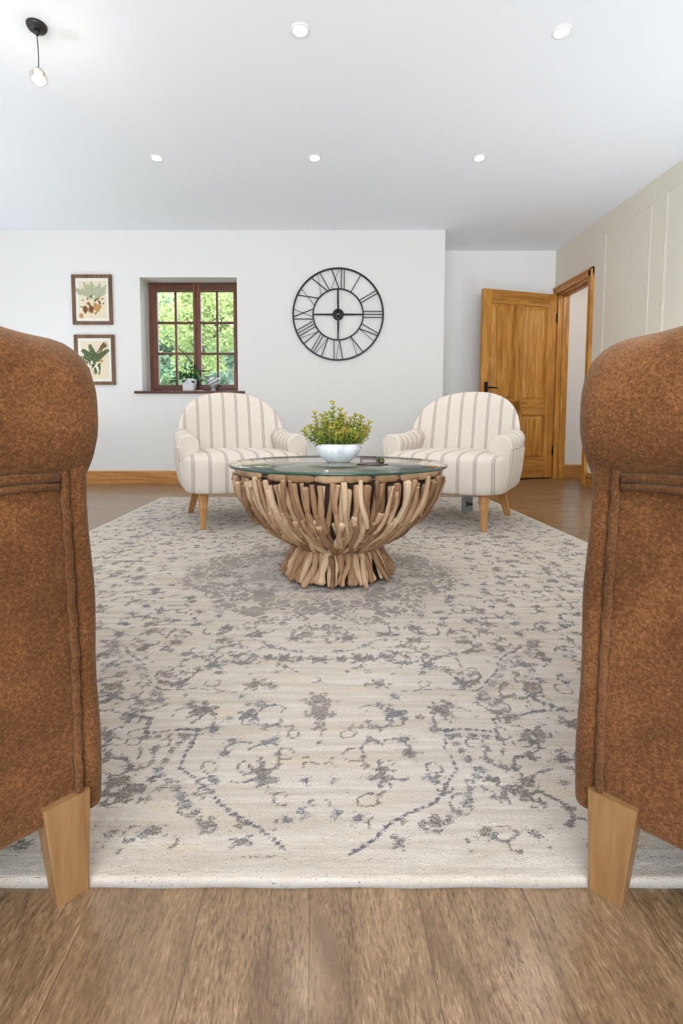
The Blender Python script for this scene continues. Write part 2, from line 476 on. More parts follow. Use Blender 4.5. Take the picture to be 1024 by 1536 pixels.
# wall panel mouldings on the right wall
def panel(name, ya, yb, za, zb):
    m = MB(); d = .014
    for (r0, t) in ((0, .0032), (.014, .002)):
        a, b, e, g = ya + r0, yb - r0, za + r0, zb - r0; w_ = .007
        m.box(XR - t, XR + .001, a, a + w_, e, g, bev=.002); m.box(XR - t, XR + .001, b - w_, b, e, g, bev=.002)
        m.box(XR - t, XR + .001, a, b, e, e + w_, bev=.002); m.box(XR - t, XR + .001, a, b, g - w_, g, bev=.002)
    tag(m.build(name, M['greige']), kind='structure')
panel('trim_2', 3.80, 4.40, .28, 2.222); panel('trim_3', 3.04, 3.645, .28, 2.234); panel('trim_4', 2.28, 2.88, .28, 2.234)

# ---------------------------------------------------------------- door
HXo, HYo = XR - .022, 5.235
ang = math.atan2(4.985 - HYo, 1.625 - HXo)
LW = math.hypot(4.985 - HYo, 1.625 - HXo); LH = 1.90
door = empty('door_1', (HXo, HYo, .012), ang, kind='structure')
t = .038
m = MB()
y0, y1 = 0, t           # local: x from hinge to free edge, +y = side away from / towards camera
sw = .105
xs = [0, sw, LW / 2 - .052, LW / 2 + .052, LW - sw, LW]
zs = [0, .20, .655, .80, 1.765, LH]
m.box(xs[0], xs[1], -t / 2, t / 2, 0, LH, 0, bev=.003); m.box(xs[4], xs[5], -t / 2, t / 2, 0, LH, 0, bev=.003)
m.box(xs[2], xs[3], -t / 2, t / 2, zs[1], zs[4], 0, bev=.003)
for a, b in ((zs[0], zs[1]), (zs[2], zs[3]), (zs[4], zs[5])): m.box(xs[1], xs[4], -t / 2, t / 2, a, b, 1, bev=.003)
m.build('door_frame', [M['doorz'], M['doorx']], door)
for (xa, xb) in ((xs[1], xs[2]), (xs[3], xs[4])):
    for (za, zb) in ((zs[1], zs[2]), (zs[3], zs[4])):
        p = MB()
        p.box(xa, xb, -.003, .003, za, zb)
        for sg in (-1, 1):   # raised field with sloping margin, and bead round it
            o_, i_ = .015, .040
            ra = [(xa + o_, sg * .003, za + o_), (xb - o_, sg * .003, za + o_), (xb - o_, sg * .003, zb - o_), (xa + o_, sg * .003, zb - o_)]
            rb = [(xa + i_, sg * .013, za + i_), (xb - i_, sg * .013, za + i_), (xb - i_, sg * .013, zb - i_), (xa + i_, sg * .013, zb - i_)]
            p.loft([ra, rb], 0, True, False)
            y_a, y_b = sorted((sg * .002, sg * .009))
            for q in ((xa, xa + .009, za, zb), (xb - .009, xb, za, zb), (xa, xb, za, za + .009), (xa, xb, zb - .009, zb)):
                p.box(q[0], q[1], y_a, y_b, q[2], q[3], 0, bev=.003)
        p.build('door_panel', M['doorz'], door)
for s in (-1, 1):
    h = MB()
    h.box(LW - .07, LW - .03, min(s * t / 2, s * (t / 2 + .006)), max(s * t / 2, s * (t / 2 + .006)), .83, .985, 0, bev=.002)
    h.tube([(LW - .05, s * t / 2, .925), (LW - .05, s * (t / 2 + .045), .925)], .009, 10)
    h.tube([(LW - .05, s * (t / 2 + .042), .925), (LW - .09, s * (t / 2 + .046), .928), (LW - .155, s * (t / 2 + .042), .920)], [.009, .008, .007], 10)
    h.build('door_handle', M['black'], door)
for z in (.24, 1.62):
    h = MB().box(-.012, .004, -t / 2 - .004, t / 2 + .002, z, z + .09, 0, bev=.001).tube([(-.006, t / 2 + .004, z), (-.006, t / 2 + .004, z + .09)], .006, 8)
    h.build('hinge', M['black'], door)

# ---------------------------------------------------------------- window
win = empty('window_1', (0, 0, 0), kind='structure')
yf = 4.915
def bars(mb, lst, ya, yb, bev=.003):
    for (x0, x1, z0, z1, mi) in lst: mb.box(x0, x1, ya + (.0012 if mi else 0), yb - (.0012 if mi else 0), z0, z1, mi, bev=bev)
X0, X1, Z0, Z1 = -1.662, -.768, .89, 1.965
fr = MB()
bars(fr, [(X0, X0 + .038, Z0, Z1, 0), (X1 - .038, X1, Z0, Z1, 0), (X0, X1, Z1 - .036, Z1, 1), (X0, X1, Z0, Z0 + .03, 1),
          (-1.213, -1.173, Z0, Z1, 0)], yf + .008, yf + .075)
fr.build('window_frame', [M['mahog'], M['mahogx']], win)
def casement(gx0, gx1, mx, ox0, ox1):
    gz0, gz1 = .962, 1.866
    cs = MB()
    bars(cs, [(ox0, gx0, Z0 + .026, Z1 - .03, 0), (gx1, ox1, Z0 + .026, Z1 - .03, 0), (ox0, ox1, gz1, Z1 - .03, 1), (ox0, ox1, Z0 + .026, gz0, 1)], yf, yf + .045, .004)
    bars(cs, [(mx - .011, mx + .011, gz0, gz1, 0), (gx0, gx1, 1.256, 1.278, 1), (gx0, gx1, 1.556, 1.578, 1)], yf + .006, yf + .038, .004)
    o = cs.build('casement', [M['mahog'], M['mahogx']], win)
    MB().box(gx0 - .004, gx1 + .004, yf + .02, yf + .024, gz0 - .004, gz1 + .004).build('window_pane', M['pane'], o)
casement(-1.574, -1.224, -1.397, -1.628, -1.196)
casement(-1.150, -.830, -.990, -1.190, -.80)
MB().tube([(-1.215, yf - .012, 1.08), (-1.215, yf - .012, 1.17)], .006, 8).box(-1.222, -1.208, yf - .012, yf + .01, 1.11, 1.14).build('window_catch', M['black'], win)
MB().box(-1.752, -.70, D1 - .028, yf + .03, .866, .889, 0, bev=.005).build('window_sill', M['mahogx'], win)

# rear glazed doors (behind the viewpoint, where the daylight comes in)
w2 = empty('window_2', (0, 0, 0), kind='structure')
m = MB()
for x in (-2.4, -1.43, -.43, .57, 1.54): m.box(x, x + .06, YR - .12, YR - .06, 0, 2.1)
m.box(-2.4, 1.6, YR - .12, YR - .06, 2.04, 2.1); m.box(-2.4, 1.6, YR - .12, YR - .06, 0, .06)
m.build('window_frame', M['white'], w2)

# ---------------------------------------------------------------- ceiling lights
def downlight(x, y, label):
    e = empty('downlight', (x, y, CZ), 0, label, 'ceiling light', 'recessed downlights')
    MB().lathe([(.030, -.0012), (.034, -.006), (.043, -.004), (.046, 0), (.030, 0)], 36).build('trim_ring', M['white'], e)
    MB().lathe([(0, -.0005), (.0315, -.0005), (.0315, -.002), (0, -.002)], 36).build('lamp_disc', M['led'], e)
    L = bpy.data.lights.new('downlight_beam', 'SPOT'); L.energy = DL; L.color = (1, .9, .78)
    L.spot_size = R(125); L.spot_blend = .8; L.shadow_soft_size = .03
    o = bpy.data.objects.new('downlight_beam', L); COL.objects.link(o); o.location = (x, y, CZ - .012)
    o.visible_glossy = True
    return e
DL = 7
downlight(-.083, 2.401, 'round recessed downlight in the nearer row, above the middle of the rug')
downlight(1.126, 2.409, 'round recessed downlight in the nearer row, towards the panelled right wall')
downlight(-1.099, 3.496, 'round recessed downlight in the further row, nearest the window')
downlight(-.023, 3.496, 'round recessed downlight in the further row, between its two neighbours')
downlight(1.099, 3.496, 'round recessed downlight in the further row, nearest the open door')

pe = empty('pendant_light', (-1.279, 2.375, CZ), 0, 'small pendant with black ceiling rose, thin cord and glowing glass bulb', 'ceiling light')
rz = MB(); rz.lathe([(0, -.022), (.020, -.022), (.037, -.018), (.043, -.008), (.044, 0), (0, 0)], 40)
rz.build('ceiling_rose', M['blackp'], pe)
MB().lathe([(0, -.044), (.006, -.044), (.009, -.034), (.013, -.021), (0, -.021)], 16).build('cord_grip', M['blackp'], pe)
MB().tube([(0, 0, -.05), (.002, 0, -.09), (.003, 0, -.14), (.001, 0, -.19)], .0022, 8).build('cord', M['black'], pe)
MB().lathe([(0, -.212), (.02, -.210), (.027, -.204), (.022, -.194), (.010, -.187), (0, -.187)], 24).build('bulb_cap', M['chrome'], pe)
bl = MB(); bl.lathe([(0, -.260), (.016, -.257), (.030, -.248), (.0385, -.234), (.0385, -.219), (.030, -.205), (.018, -.196), (0, -.193)], 32)
bl.build('bulb_glass', thin_glass('pendant_glass', (.94, .9, .84)), pe)
b2 = MB(); b2.lathe([(0, -.256), (.014, -.253), (.025, -.244), (.029, -.234), (.020, -.224), (0, -.221)], 24)
b2.build('filament_glow', M['bulb'], pe)
L = bpy.data.lights.new('pendant_lamp', 'POINT'); L.energy = 1.0; L.color = (1, .85, .68); L.shadow_soft_size = .04
o = bpy.data.objects.new('pendant_lamp', L); COL.objects.link(o); o.location = (-1.279, 2.375, CZ - .33)

# ---------------------------------------------------------------- clock
def clock():
    cl = empty('wall_clock', (.188, D1, 1.605), 0, 'large round black skeleton wall clock with Roman numerals', 'clock')
    RO, RI = .424, .236
    def ring(r, w, d):
        m = MB(); m.lathe([(r - w, -d), (r + w, -d), (r + w, d), (r - w, d)], 96, closed=True, M=Matrix.Translation((0, -.018, 0)) @ Matrix.Rotation(PI / 2, 4, 'X'))
        for i in range(len(m.sm)): m.sm[i] = False
        return m
    ring(RO, .0075, .006).build('outer_ring', M['black'], cl); ring(RI, .006, .005).build('inner_ring', M['black'], cl)
    def bar(m, x0, z0, x1, z1, w):
        a = Vector((x0, -.018, z0)); b = Vector((x1, -.018, z1)); d = (b - a); L_ = d.length; d.normalize()
        an = math.atan2(d.x, d.z)
        m.box(-w / 2, w / 2, -.003, .003, 0, L_, M=Matrix.Translation(a) @ Matrix.Rotation(an, 4, 'Y'))
    nums = ['XII', 'I', 'II', 'III', 'IV', 'V', 'VI', 'VII', 'VIII', 'IX', 'X', 'XI']
    wd = {'I': .028, 'V': .075, 'X': .085}
    for i, s in enumerate(nums):
        m = MB(); tot = sum(wd[c] for c in s); x = -tot / 2
        th = 2 * PI * i / 12; Rm = Matrix.Rotation(th, 4, 'Y')
        k = MB()
        for c in s:
            w_ = wd[c]; a, b = RI + .002, RO - .002
            if c == 'I': bar(k, x + w_ / 2, a, x + w_ / 2, b, .0075)
            if c == 'V': bar(k, x + w_ * .5, a, x + .006, b, .0085); bar(k, x + w_ * .5, a, x + w_ - .006, b, .004)
            if c == 'X': bar(k, x + w_ - .006, a, x + .006, b, .0085); bar(k, x + .006, a, x + w_ - .006, b, .004)
            x += w_
        k.v = [tuple(Rm @ Vector(p)) for p in k.v]
        k.build('numeral', M['black'], cl)
    for i in range(4):
        m = MB(); th = PI / 2 * i
        m.loft([[(-.009, -.021, .045), (.009, -.021, .045), (.009, -.014, .045), (-.009, -.014, .045)],
                [(-.006, -.021, RI), (.006, -.021, RI), (.006, -.014, RI), (-.006, -.014, RI)]], smooth=False)
        m.v = [tuple(Matrix.Rotation(th, 4, 'Y') @ Vector(p)) for p in m.v]
        m.build('spoke', M['black'], cl)
    MB().lathe([(0, 0), (.052, 0), (.052, .026), (.046, .03), (0, .03)], 40, M=Matrix.Rotation(PI / 2, 4, 'X')).build('hub', M['black'], cl)
    for (th, L_, w_) in ((R(-2), .235, .012), (R(178), .17, .013)):
        m = MB(); m.loft([[(-w_ / 2, -.036, -.03), (w_ / 2, -.036, -.03), (w_ / 2, -.033, -.03), (-w_ / 2, -.033, -.03)],
                          [(-w_ * .6, -.036, L_ * .5), (w_ * .6, -.036, L_ * .5), (w_ * .6, -.033, L_ * .5), (-w_ * .6, -.033, L_ * .5)],
                          [(-.0015, -.036, L_), (.0015, -.036, L_), (.0015, -.033, L_), (-.0015, -.033, L_)]], smooth=False)
        m.v = [tuple(Matrix.Rotation(th, 4, 'Y') @ Vector(p)) for p in m.v]
        m.build('clock_hand', M['black'], cl)
    MB().lathe([(0, .03), (.007, .03), (.007, .039), (0, .039)], 16, M=Matrix.Rotation(PI / 2, 4, 'X')).build('centre_cap', M['chrome'], cl)
clock()

# ---------------------------------------------------------------- pictures
def leafpoly(m, x, z, L_, w_, a, mi, y, n=7):
    x *= 1.3; z *= 1.3; L_ *= 1.3; w_ *= 1.25
    # flat printed leaf
    pts = []
    for i in range(n + 1):
        t_ = i / n; pts.append((t_ * L_, w_ * math.sin(PI * t_ ** .8)))
    for i in range(n - 1, 0, -1):
        t_ = i / n; pts.append((t_ * L_, -w_ * math.sin(PI * t_ ** .8)))
    vs = [(x + p[0] * math.cos(a) - p[1] * math.sin(a), y, z + p[0] * math.sin(a) + p[1] * math.cos(a)) for p in pts]
    m.add(vs, [tuple(range(len(vs)))], mi, False)
paper = plain('aged_print_paper', (226, 212, 184), .8, var=.03); mount = plain('white_mount', (234, 230, 220), .85, var=.01)
inks = [plain('ink_sage', (176, 176, 146), .85, var=.12), plain('ink_olive', (98, 104, 60), .85, var=.2), plain('ink_green', (74, 98, 66), .85, var=.2),
        plain('ink_ochre', (186, 142, 82), .85, var=.15), plain('ink_brown', (122, 84, 46), .85, var=.2), plain('ink_pale', (232, 224, 200), .85, var=.04)]
def picture(xc, zc, w_, h_, label, art, rot=0):
    e = empty('framed_print', (xc, D1, zc), 0, label, 'picture', 'botanical prints beside the window')
    e.rotation_euler = (0, rot, 0)
    m = MB(); b = .031
    m.box(-w_ / 2, -w_ / 2 + b, -.026, -.002, -h_ / 2, h_ / 2, bev=.003); m.box(w_ / 2 - b, w_ / 2, -.026, -.002, -h_ / 2, h_ / 2, bev=.003)
    m.box(-w_ / 2 + .001, w_ / 2 - .001, -.0252, -.003, -h_ / 2 + .0005, -h_ / 2 + b, bev=.003); m.box(-w_ / 2 + .001, w_ / 2 - .001, -.0252, -.003, h_ / 2 - b, h_ / 2 - .0005, bev=.003)
    m.build('picture_frame', M['framew'], e)
    MB().box(-w_ / 2 + .01, w_ / 2 - .01, -.012, -.004, -h_ / 2 + .01, h_ / 2 - .01).build('mount_board', mount, e)
    p = MB(); pw, ph = w_ / 2 - b - .027, h_ / 2 - b - .026
    p.box(-pw, pw, -.0135, -.012, -ph, ph, 0)
    rnd = random.Random(art)
    if art == 1:
        y = -.0138
        for i in range(46):
            a = rnd.uniform(R(35), R(145)); r_ = rnd.uniform(0, .07)
            leafpoly(p, rnd.uniform(-.03, .03) + r_ * math.cos(a), .0 + r_ * math.sin(a), rnd.uniform(.05, .085), rnd.uniform(.008, .016), a, 1, y); y -= .00001
        for i in range(26):
            a = rnd.uniform(0, 2 * PI); leafpoly(p, rnd.gauss(.0, .035), rnd.gauss(-.045, .022), rnd.uniform(.02, .05), rnd.uniform(.004, .010), a, rnd.choice([2, 4, 5, 4, 6, 2]), y); y -= .00001
        for x_ in (-.055, .03, .055, -.01, .02):
            leafpoly(p, x_, -.03 + rnd.uniform(-.01, .01), rnd.uniform(.05, .07), .019, R(-90 + rnd.uniform(-25, 25)), rnd.choice([4, 4, 5]), y); y -= .00001
        for i in range(14):
            leafpoly(p, rnd.gauss(0, .04), rnd.gauss(-.03, .02), rnd.uniform(.015, .03), .004, rnd.uniform(0, PI), rnd.choice([3, 6, 5]), y); y -= .00001
        p.box(-pw + .004, -pw + .04, y - .0001, y, -ph + .004, -ph + .045, 4)
    else:
        y = -.0138
        for i in range(9):
            a0 = R(90) + rnd.uniform(-1.25, 1.25); L_ = rnd.uniform(.07, .12); bx, bz = rnd.uniform(-.02, .01), rnd.uniform(-.03, .02)
            for j in range(8):
                t_ = j / 7; xx = bx + L_ * t_ * math.cos(a0); zz = bz + L_ * t_ * math.sin(a0)
                for s in (-1, 1):
                    leafpoly(p, xx, zz, .032 * (1.1 - .6 * t_), .0065, a0 + s * .8, rnd.choice([2, 3, 3, 3]), y); y -= .00001
        for i in range(16):
            leafpoly(p, rnd.uniform(-.05, .05), rnd.uniform(-.06, 0), rnd.uniform(.03, .07), .008, R(-90) + rnd.uniform(-.7, .7), rnd.choice([3, 2, 3, 6]), y); y -= .00001
        for i in range(4): leafpoly(p, .035, .075, .075, .008, R(25 + i * 10), 5 if i % 2 else 2, y); y -= .00001
        leafpoly(p, .05, .035, .02, .008, R(60), 5, y); leafpoly(p, .03, -.0, .035, .012, R(-20), 4, y - .00001)
        for i in range(5): leafpoly(p, .0, -.05, .06, .0016, R(-90 + (i - 2) * 9), 2, y - .00002 - i * .00001)
    p.build('print', [paper] + inks, e)
picture(-2.125, 1.742, .376, .462, 'wooden framed botanical print with ochre flowers, upper of the two', 1)
picture(-2.118, 1.182, .380, .470, 'wooden framed botanical print with green leaves, lower of the two', 2)

# ---------------------------------------------------------------- rug
def build_rug():
    x0, x1, ya, yb = -1.215, 1.292, .574, 3.80
    nx = 420
    xs_ = np.linspace(x0, x1, nx)
    ys = [ya]; st = .0032
    while ys[-1] < yb:
        st = min(.014, .0030 + (ys[-1] - ya) * .0045); ys.append(ys[-1] + st)
    ys = np.array(ys); ys = ya + (ys - ya) * (yb - ya) / (ys[-1] - ya); ny = len(ys)
    Xg, Yg = np.meshgrid(xs_, ys)
    AX = .005; yc = 1.86
    rng = np.random.RandomState(5)
    D = np.zeros_like(Xg); H = np.zeros_like(Xg); MD = np.zeros_like(Xg)
    U = np.abs(Xg - AX)                      # left-right mirror of the weave
    # slow wobble so the mirrored halves are hand-knotted, not exact
    Uw = U + .006 * np.sin(Yg * 31 + Xg * 9) + .004 * np.sin(Xg * 57)
    Yw = Yg + .005 * np.sin(Xg * 37 + 1.3) + .003 * np.sin(Yg * 71 + Xg * 13)
    def ss(a, b, x): t_ = np.clip((x - a) / (b - a), 0, 1); return t_ * t_ * (3 - 2 * t_)
    def put(v, hue, amp=1.0, sl=None):
        nonlocal D, H
        if sl is None:
            w_ = v * amp > D; H[w_] = hue; D = np.maximum(D, v * amp)
        else:
            d = D[sl]; h = H[sl]; w_ = v * amp > d; h[w_] = hue; D[sl] = np.maximum(d, v * amp); H[sl] = h
    def seg(p, q, w_, hue, amp=.9, dash=0):
        px, py = p; qx, qy = q; dx, dy = qx - px, qy - py; L2 = dx * dx + dy * dy + 1e-9
        t_ = np.clip(((Uw - px) * dx + (Yw - py) * dy) / L2, 0, 1)
        d = np.hypot(Uw - px - t_ * dx, Yw - py - t_ * dy)
        v = 1 - ss(w_ * .5, w_ * 1.3, d)
        if dash: v = v * (.45 + .55 * (np.sin(t_ * math.sqrt(L2) / dash * 6.283) > -.3))
        put(v, hue, amp)
    def poly(pts, w_, hue, amp=.9, dash=0):
        for a, b in zip(pts[:-1], pts[1:]): seg(a, b, w_, hue, amp, dash)
    def rosette(cx, cy, r, kpet, ph, hue, amp=.95, ring=.5, sy=1.0):
        js = np.where((ys > cy - r * 1.3 * sy) & (ys < cy + r * 1.3 * sy))[0]
        if len(js) == 0: return
        sl = slice(js[0], js[-1] + 1)
        dx, dy = Uw[sl] - cx, (Yw[sl] - cy) / sy
        d = np.hypot(dx, dy); th = np.arctan2(dy, dx)
        R_ = r * (.78 + .22 * np.cos(kpet * th + ph))
        v = 1 - ss(R_ * .82, R_, d)
        v = v * (.45 + .55 * ss(.0, r * .12, np.abs(d - r * ring)))
        v = v * (.55 + .45 * (1 - ss(r * .08, r * .22, np.abs(d - r * .22)) * 1)) if kpet % 2 else v
        put(v, hue, amp, sl)
    def arc(cx, cy, r, a0, a1, w_, hue, amp=.85):
        js = np.where((ys > cy - r * 1.4) & (ys < cy + r * 1.4))[0]
        if len(js) == 0: return
        sl = slice(js[0], js[-1] + 1)
        dx, dy = Uw[sl] - cx, Yw[sl] - cy
        d = np.hypot(dx, dy); th = np.mod(np.arctan2(dy, dx) - a0, 2 * PI)
        v = (1 - ss(w_ * .6, w_ * 1.3, np.abs(d - r))) * (th < (a1 - a0))
        put(v, hue, amp, sl)
    # stepped star outline of the field, near end and far end
    for fl in (0, 1):
        g = (lambda y: y) if fl == 0 else (lambda y: 2 * yc - y)
        o1 = [(.50, 1.22), (.335, 1.015), (.175, 1.01)]
        poly([(a, g(b)) for a, b in o1], .0034, .6, .9, .03)
        o2 = [(.60, .95), (.42, .93), (.33, .915), (.318, .873), (.226, .875), (.222, .825), (.232, .775), (.194, .74), (.112, .663), (.072, .633), (.04, .612)]
        poly([(a, g(b)) for a, b in o2], .0034, .9, 1.0, .012)
        poly([(.318, g(.858)), (.235, g(.858)), (.262, g(.775))], .0085, .35, .72, .022)
        poly([(.34, g(1.0)), (.42, g(1.10)), (.56, g(1.25))], .010, .4, .55, .04)
        poly([(.375, g(.92)), (.345, g(1.0))], .016, .3, .62, .02)
        poly([(.27, g(.77)), (.21, g(.70)), (.15, g(.655))], .009, .9, .62, .018)
    # border lines along the long sides and the ends
    for bx, w_, am in ((.885, .004, .7), (.925, .006, .62), (1.17, .004, .6)):
        seg((bx, .62), (bx, 3.7), w_, .5, am, .03)
    for by in (.600, 3.70, 3.40, 3.44): seg((0, by), (1.2, by), .0028, .2, .62, .02)
    # medallion
    def hexa(a_, b_, pw_):
        return (U / a_) ** pw_ + (np.abs(Yg - yc) / b_) ** pw_
    rag = .05 * np.sin(Xg * 61 + 2 * np.sin(Yg * 43)) * np.sin(Yg * 83 + Xg * 20)
    lob = rag + .06 * np.cos(np.arctan2(Yg - yc, U + 1e-6) * 10)
    q = hexa(.56, .60, 1.35) + lob
    step = ((U < .30) & (np.abs(Yg - yc) < .37)) | ((U < .19) & (np.abs(Yg - yc) < .50)) | ((U < .42) & (np.abs(Yg - yc) < .22))
    med = np.maximum(1 - ss(.93, 1.0, q), step * 1.0)
    inner = 1 - ss(.36, .40, hexa(.56, .60, 1.6) - lob)
    MD = np.clip(med - .45 * inner, 0, 1) * .9
    for v0, w_ in ((.93, .016), (.72, .014), (.4, .02), (.56, .012), (.2, .014), (.82, .010)):
        vv = (1 - ss(w_ * .5, w_, np.abs(q - v0)))
        MD *= (1 - .85 * vv); put(np.roll(vv, 3, axis=1) * med, .7, .35)
    for i in range(230):
        cx = rng.uniform(0, .52); cy = yc + rng.uniform(-.57, .57); r_ = rng.uniform(.015, .033); a0 = rng.rand() * 6.28
        dx, dy = U - cx, Yg - cy; d = np.hypot(dx, dy); th = np.mod(np.arctan2(dy, dx) - a0, 2 * PI)
        kk = rng.choice([0, 0, 4, 5, 6])
        MD *= 1 - .8 * (1 - ss(.002, .0045, np.abs(d - r_ * (1 + (.25 * np.cos(kk * th) if kk else 0))))) * (th < (6.28 if kk else 3.6))
    for i in range(70):
        cx = rng.uniform(0, .5); cy = yc + rng.uniform(-.55, .55)
        if (cx / .5) + abs(cy - yc) / .55 < 1: 
            r_ = rng.uniform(.014, .034)
            if rng.rand() < .5: rosette(cx, cy, r_, rng.randint(4, 8), rng.rand() * 6, rng.choice([.2, .8]), .72)
            else: arc(cx, cy, r_, rng.rand() * 6, rng.rand() * 6 + 4, .004, .7, .8)
    # pale flowers knotted into the medallion ground
    for (cx, cy, r_) in ((0, 1.40, .05), (.07, 1.36, .03), (.14, 1.44, .035), (0, 1.30, .025), (.22, 1.52, .04), (.33, 1.75, .045), (.0, 2.3, .05), (.2, 2.2, .04)):
        d = np.hypot(U - cx, Yg - cy); v = 1 - ss(r_ * .6, r_, d * (1 + .25 * np.cos(6 * np.arctan2(Yg - cy, U - cx))))
        D *= (1 - .8 * v); MD *= (1 - .75 * v)
    # pendants towards each end
    for g in ((lambda y: y), (lambda y: 2 * yc - y)):
        for cx, r_ in ((0, .032), (.045, .022), (.085, .03), (.12, .018)): rosette(cx, g(1.155), r_, 6, 0, .3, .82)
        for cy, r_, sy in ((.985, .028, 1.4), (.935, .034, 1.6), (.885, .024, 1.3)): rosette(0, g(cy), r_, 6, 1, .25, .66, .5, sy)
        rosette(0, g(.845), .015, 4, 0, .8, .8)
    # scattered motifs
    outl = [(.50, 1.22), (.335, 1.015), (.175, 1.01), (.318, .873), (.226, .875), (.232, .775), (.112, .663)]
    osegs = [((.50, 1.22), (.335, 1.015)), ((.335, 1.015), (.175, 1.01)), ((.42, .93), (.318, .873)), ((.318, .873), (.226, .875)), ((.226, .875), (.232, .775)), ((.232, .775), (.112, .663)), ((.112, .663), (.04, .615))]
    def sd(x, y, p, q):
        dx, dy = q[0] - p[0], q[1] - p[1]; t_ = min(1, max(0, ((x - p[0]) * dx + (y - p[1]) * dy) / (dx * dx + dy * dy)))
        return math.hypot(x - p[0] - t_ * dx, y - p[1] - t_ * dy)
    gy = .64
    while gy < 3.72:
        gx = .03
        sp_ = .062
        while gx < 1.24:
            cx = gx + rng.uniform(-.03, .03); cy = gy + rng.uniform(-.028, .028)
            inm = (cx / .58) ** 1.35 + (abs(cy - yc) / .62) ** 1.35 < 1.0
            nearo = min(sd(cx, min(cy, 2 * yc - cy), a, b) for a, b in osegs) < .022
            cen = cx < .05 and (cy < 1.2)
            if not inm and not nearo and not cen and rng.rand() < .9:
                hue = rng.choice([.0, .1, .25, .4, .9]); r_ = rng.uniform(.015, .033); kind = rng.rand()
                am = rng.uniform(.62, .9)
                if kind < .68:
                    rosette(cx, cy, r_, rng.randint(4, 8), rng.rand() * 6, hue, am)
                    if rng.rand() < .35:
                        a_ = rng.rand() * 6.28; arc(cx + r_ * 1.5 * math.cos(a_), cy + r_ * 1.5 * math.sin(a_), r_ * 1.1, a_ + 1.5, a_ + 4.6, .0028, .6, .8)
                elif kind < .84:
                    a_ = rng.rand() * 6.28; arc(cx, cy, r_ * 1.25, a_, a_ + 3.6, .0032, hue, am)
                    for j in range(3):
                        b_ = a_ + 1.2 * j; rosette(cx + r_ * 1.25 * math.cos(b_), cy + r_ * 1.25 * math.sin(b_), .011, 4, j, hue, am)
                else:
                    L_ = rng.uniform(.03, .06); a_ = rng.choice([0, 0, .6, -.6, 2.4])
                    px, py = cx - L_ / 2 * math.cos(a_), cy - L_ / 2 * math.sin(a_)
                    for j in range(4): rosette(px + L_ * j / 3 * math.cos(a_), py + L_ * j / 3 * math.sin(a_), rng.uniform(.008, .015), 4, j, hue, am)
            gx += sp_
        gy += .042
    for i in range(620):
        cx = rng.uniform(.0, 1.22); cy = rng.uniform(.62, 3.72) if i > 330 else rng.uniform(.62, 1.45)
        if (cx / .56) ** 1.35 + (abs(cy - yc) / .6) ** 1.35 < 1: continue
        r_ = rng.uniform(.006, .015)
        if rng.rand() < .6: rosette(cx, cy, r_, rng.randint(3, 6), rng.rand() * 6, rng.choice([0, .2, .5, .9]), rng.uniform(.5, .85))
        else: arc(cx, cy, r_ * 1.3, rng.rand() * 6, rng.rand() * 6 + 3.5, .0026, .3, .75)
    edge = np.minimum(np.minimum(Xg - x0, x1 - Xg), np.minimum(Yg - ya, yb - Yg))
    band = ss(.024, .036, edge)
    D *= band; MD *= band
    # pile height with rolled edge
    Zt = .0096 * np.sqrt(np.clip(1 - (1 - np.clip(edge / .0065, 0, 1)) ** 2, 0, 1)) + .0005
    Zt += .0012 * (rng.rand(*Zt.shape) - .5) * np.clip(edge / .006, 0, 1)
    Ex = Xg.copy(); Ey = Yg.copy()
    Ey[0, :] += .0007 * np.sin(Xg[0, :] * 40)
    co = np.stack([Ex, Ey, Zt], -1).reshape(-1, 3)
    me = bpy.data.meshes.new('rug')
    I = np.arange(nx * ny).reshape(ny, nx)
    q = np.stack([I[:-1, :-1], I[:-1, 1:], I[1:, 1:], I[1:, :-1]], -1).reshape(-1, 4)
    # underside so the rug has thickness
    n0 = len(co)
    per = np.concatenate([I[0, :], I[1:, -1], I[-1, -2::-1], I[-2:0:-1, 0]])
    low = co[per].copy(); low[:, 2] = 0.0002
    co = np.concatenate([co, low]); pn = len(per)
    b = np.arange(pn); b2 = (b + 1) % pn
    q2 = np.stack([per[b2], per[b], n0 + b, n0 + b2], -1)
    allq = np.concatenate([q, q2])
    me.vertices.add(len(co)); me.vertices.foreach_set('co', co.ravel())
    me.loops.add(allq.size); me.loops.foreach_set('vertex_index', allq.ravel().astype(np.int32))
    me.polygons.add(len(allq)); me.polygons.foreach_set('loop_start', np.arange(0, allq.size, 4).astype(np.int32))
    me.polygons.foreach_set('use_smooth', np.ones(len(allq), bool))
    me.update(calc_edges=True)
    a = me.color_attributes.new('weave', 'FLOAT_COLOR', 'POINT')
    cc = np.zeros((len(co), 4)); cc[:, 3] = 1; cc[:n0, 3] = (.1 + .9 * ss(.0012, .0034, edge)).ravel(); cc[n0:, 3] = .1
    cc[:n0, 0] = D.ravel(); cc[:n0, 1] = H.ravel(); cc[:n0, 2] = MD.ravel()
    a.data.foreach_set('color', cc.ravel())
    me.materials.append(M['rug'])
    o = bpy.data.objects.new('rug', me); COL.objects.link(o)
    tag(o, 'large cream and grey distressed patterned rug on the oak floor', 'rug')
build_rug()
RT = .0108

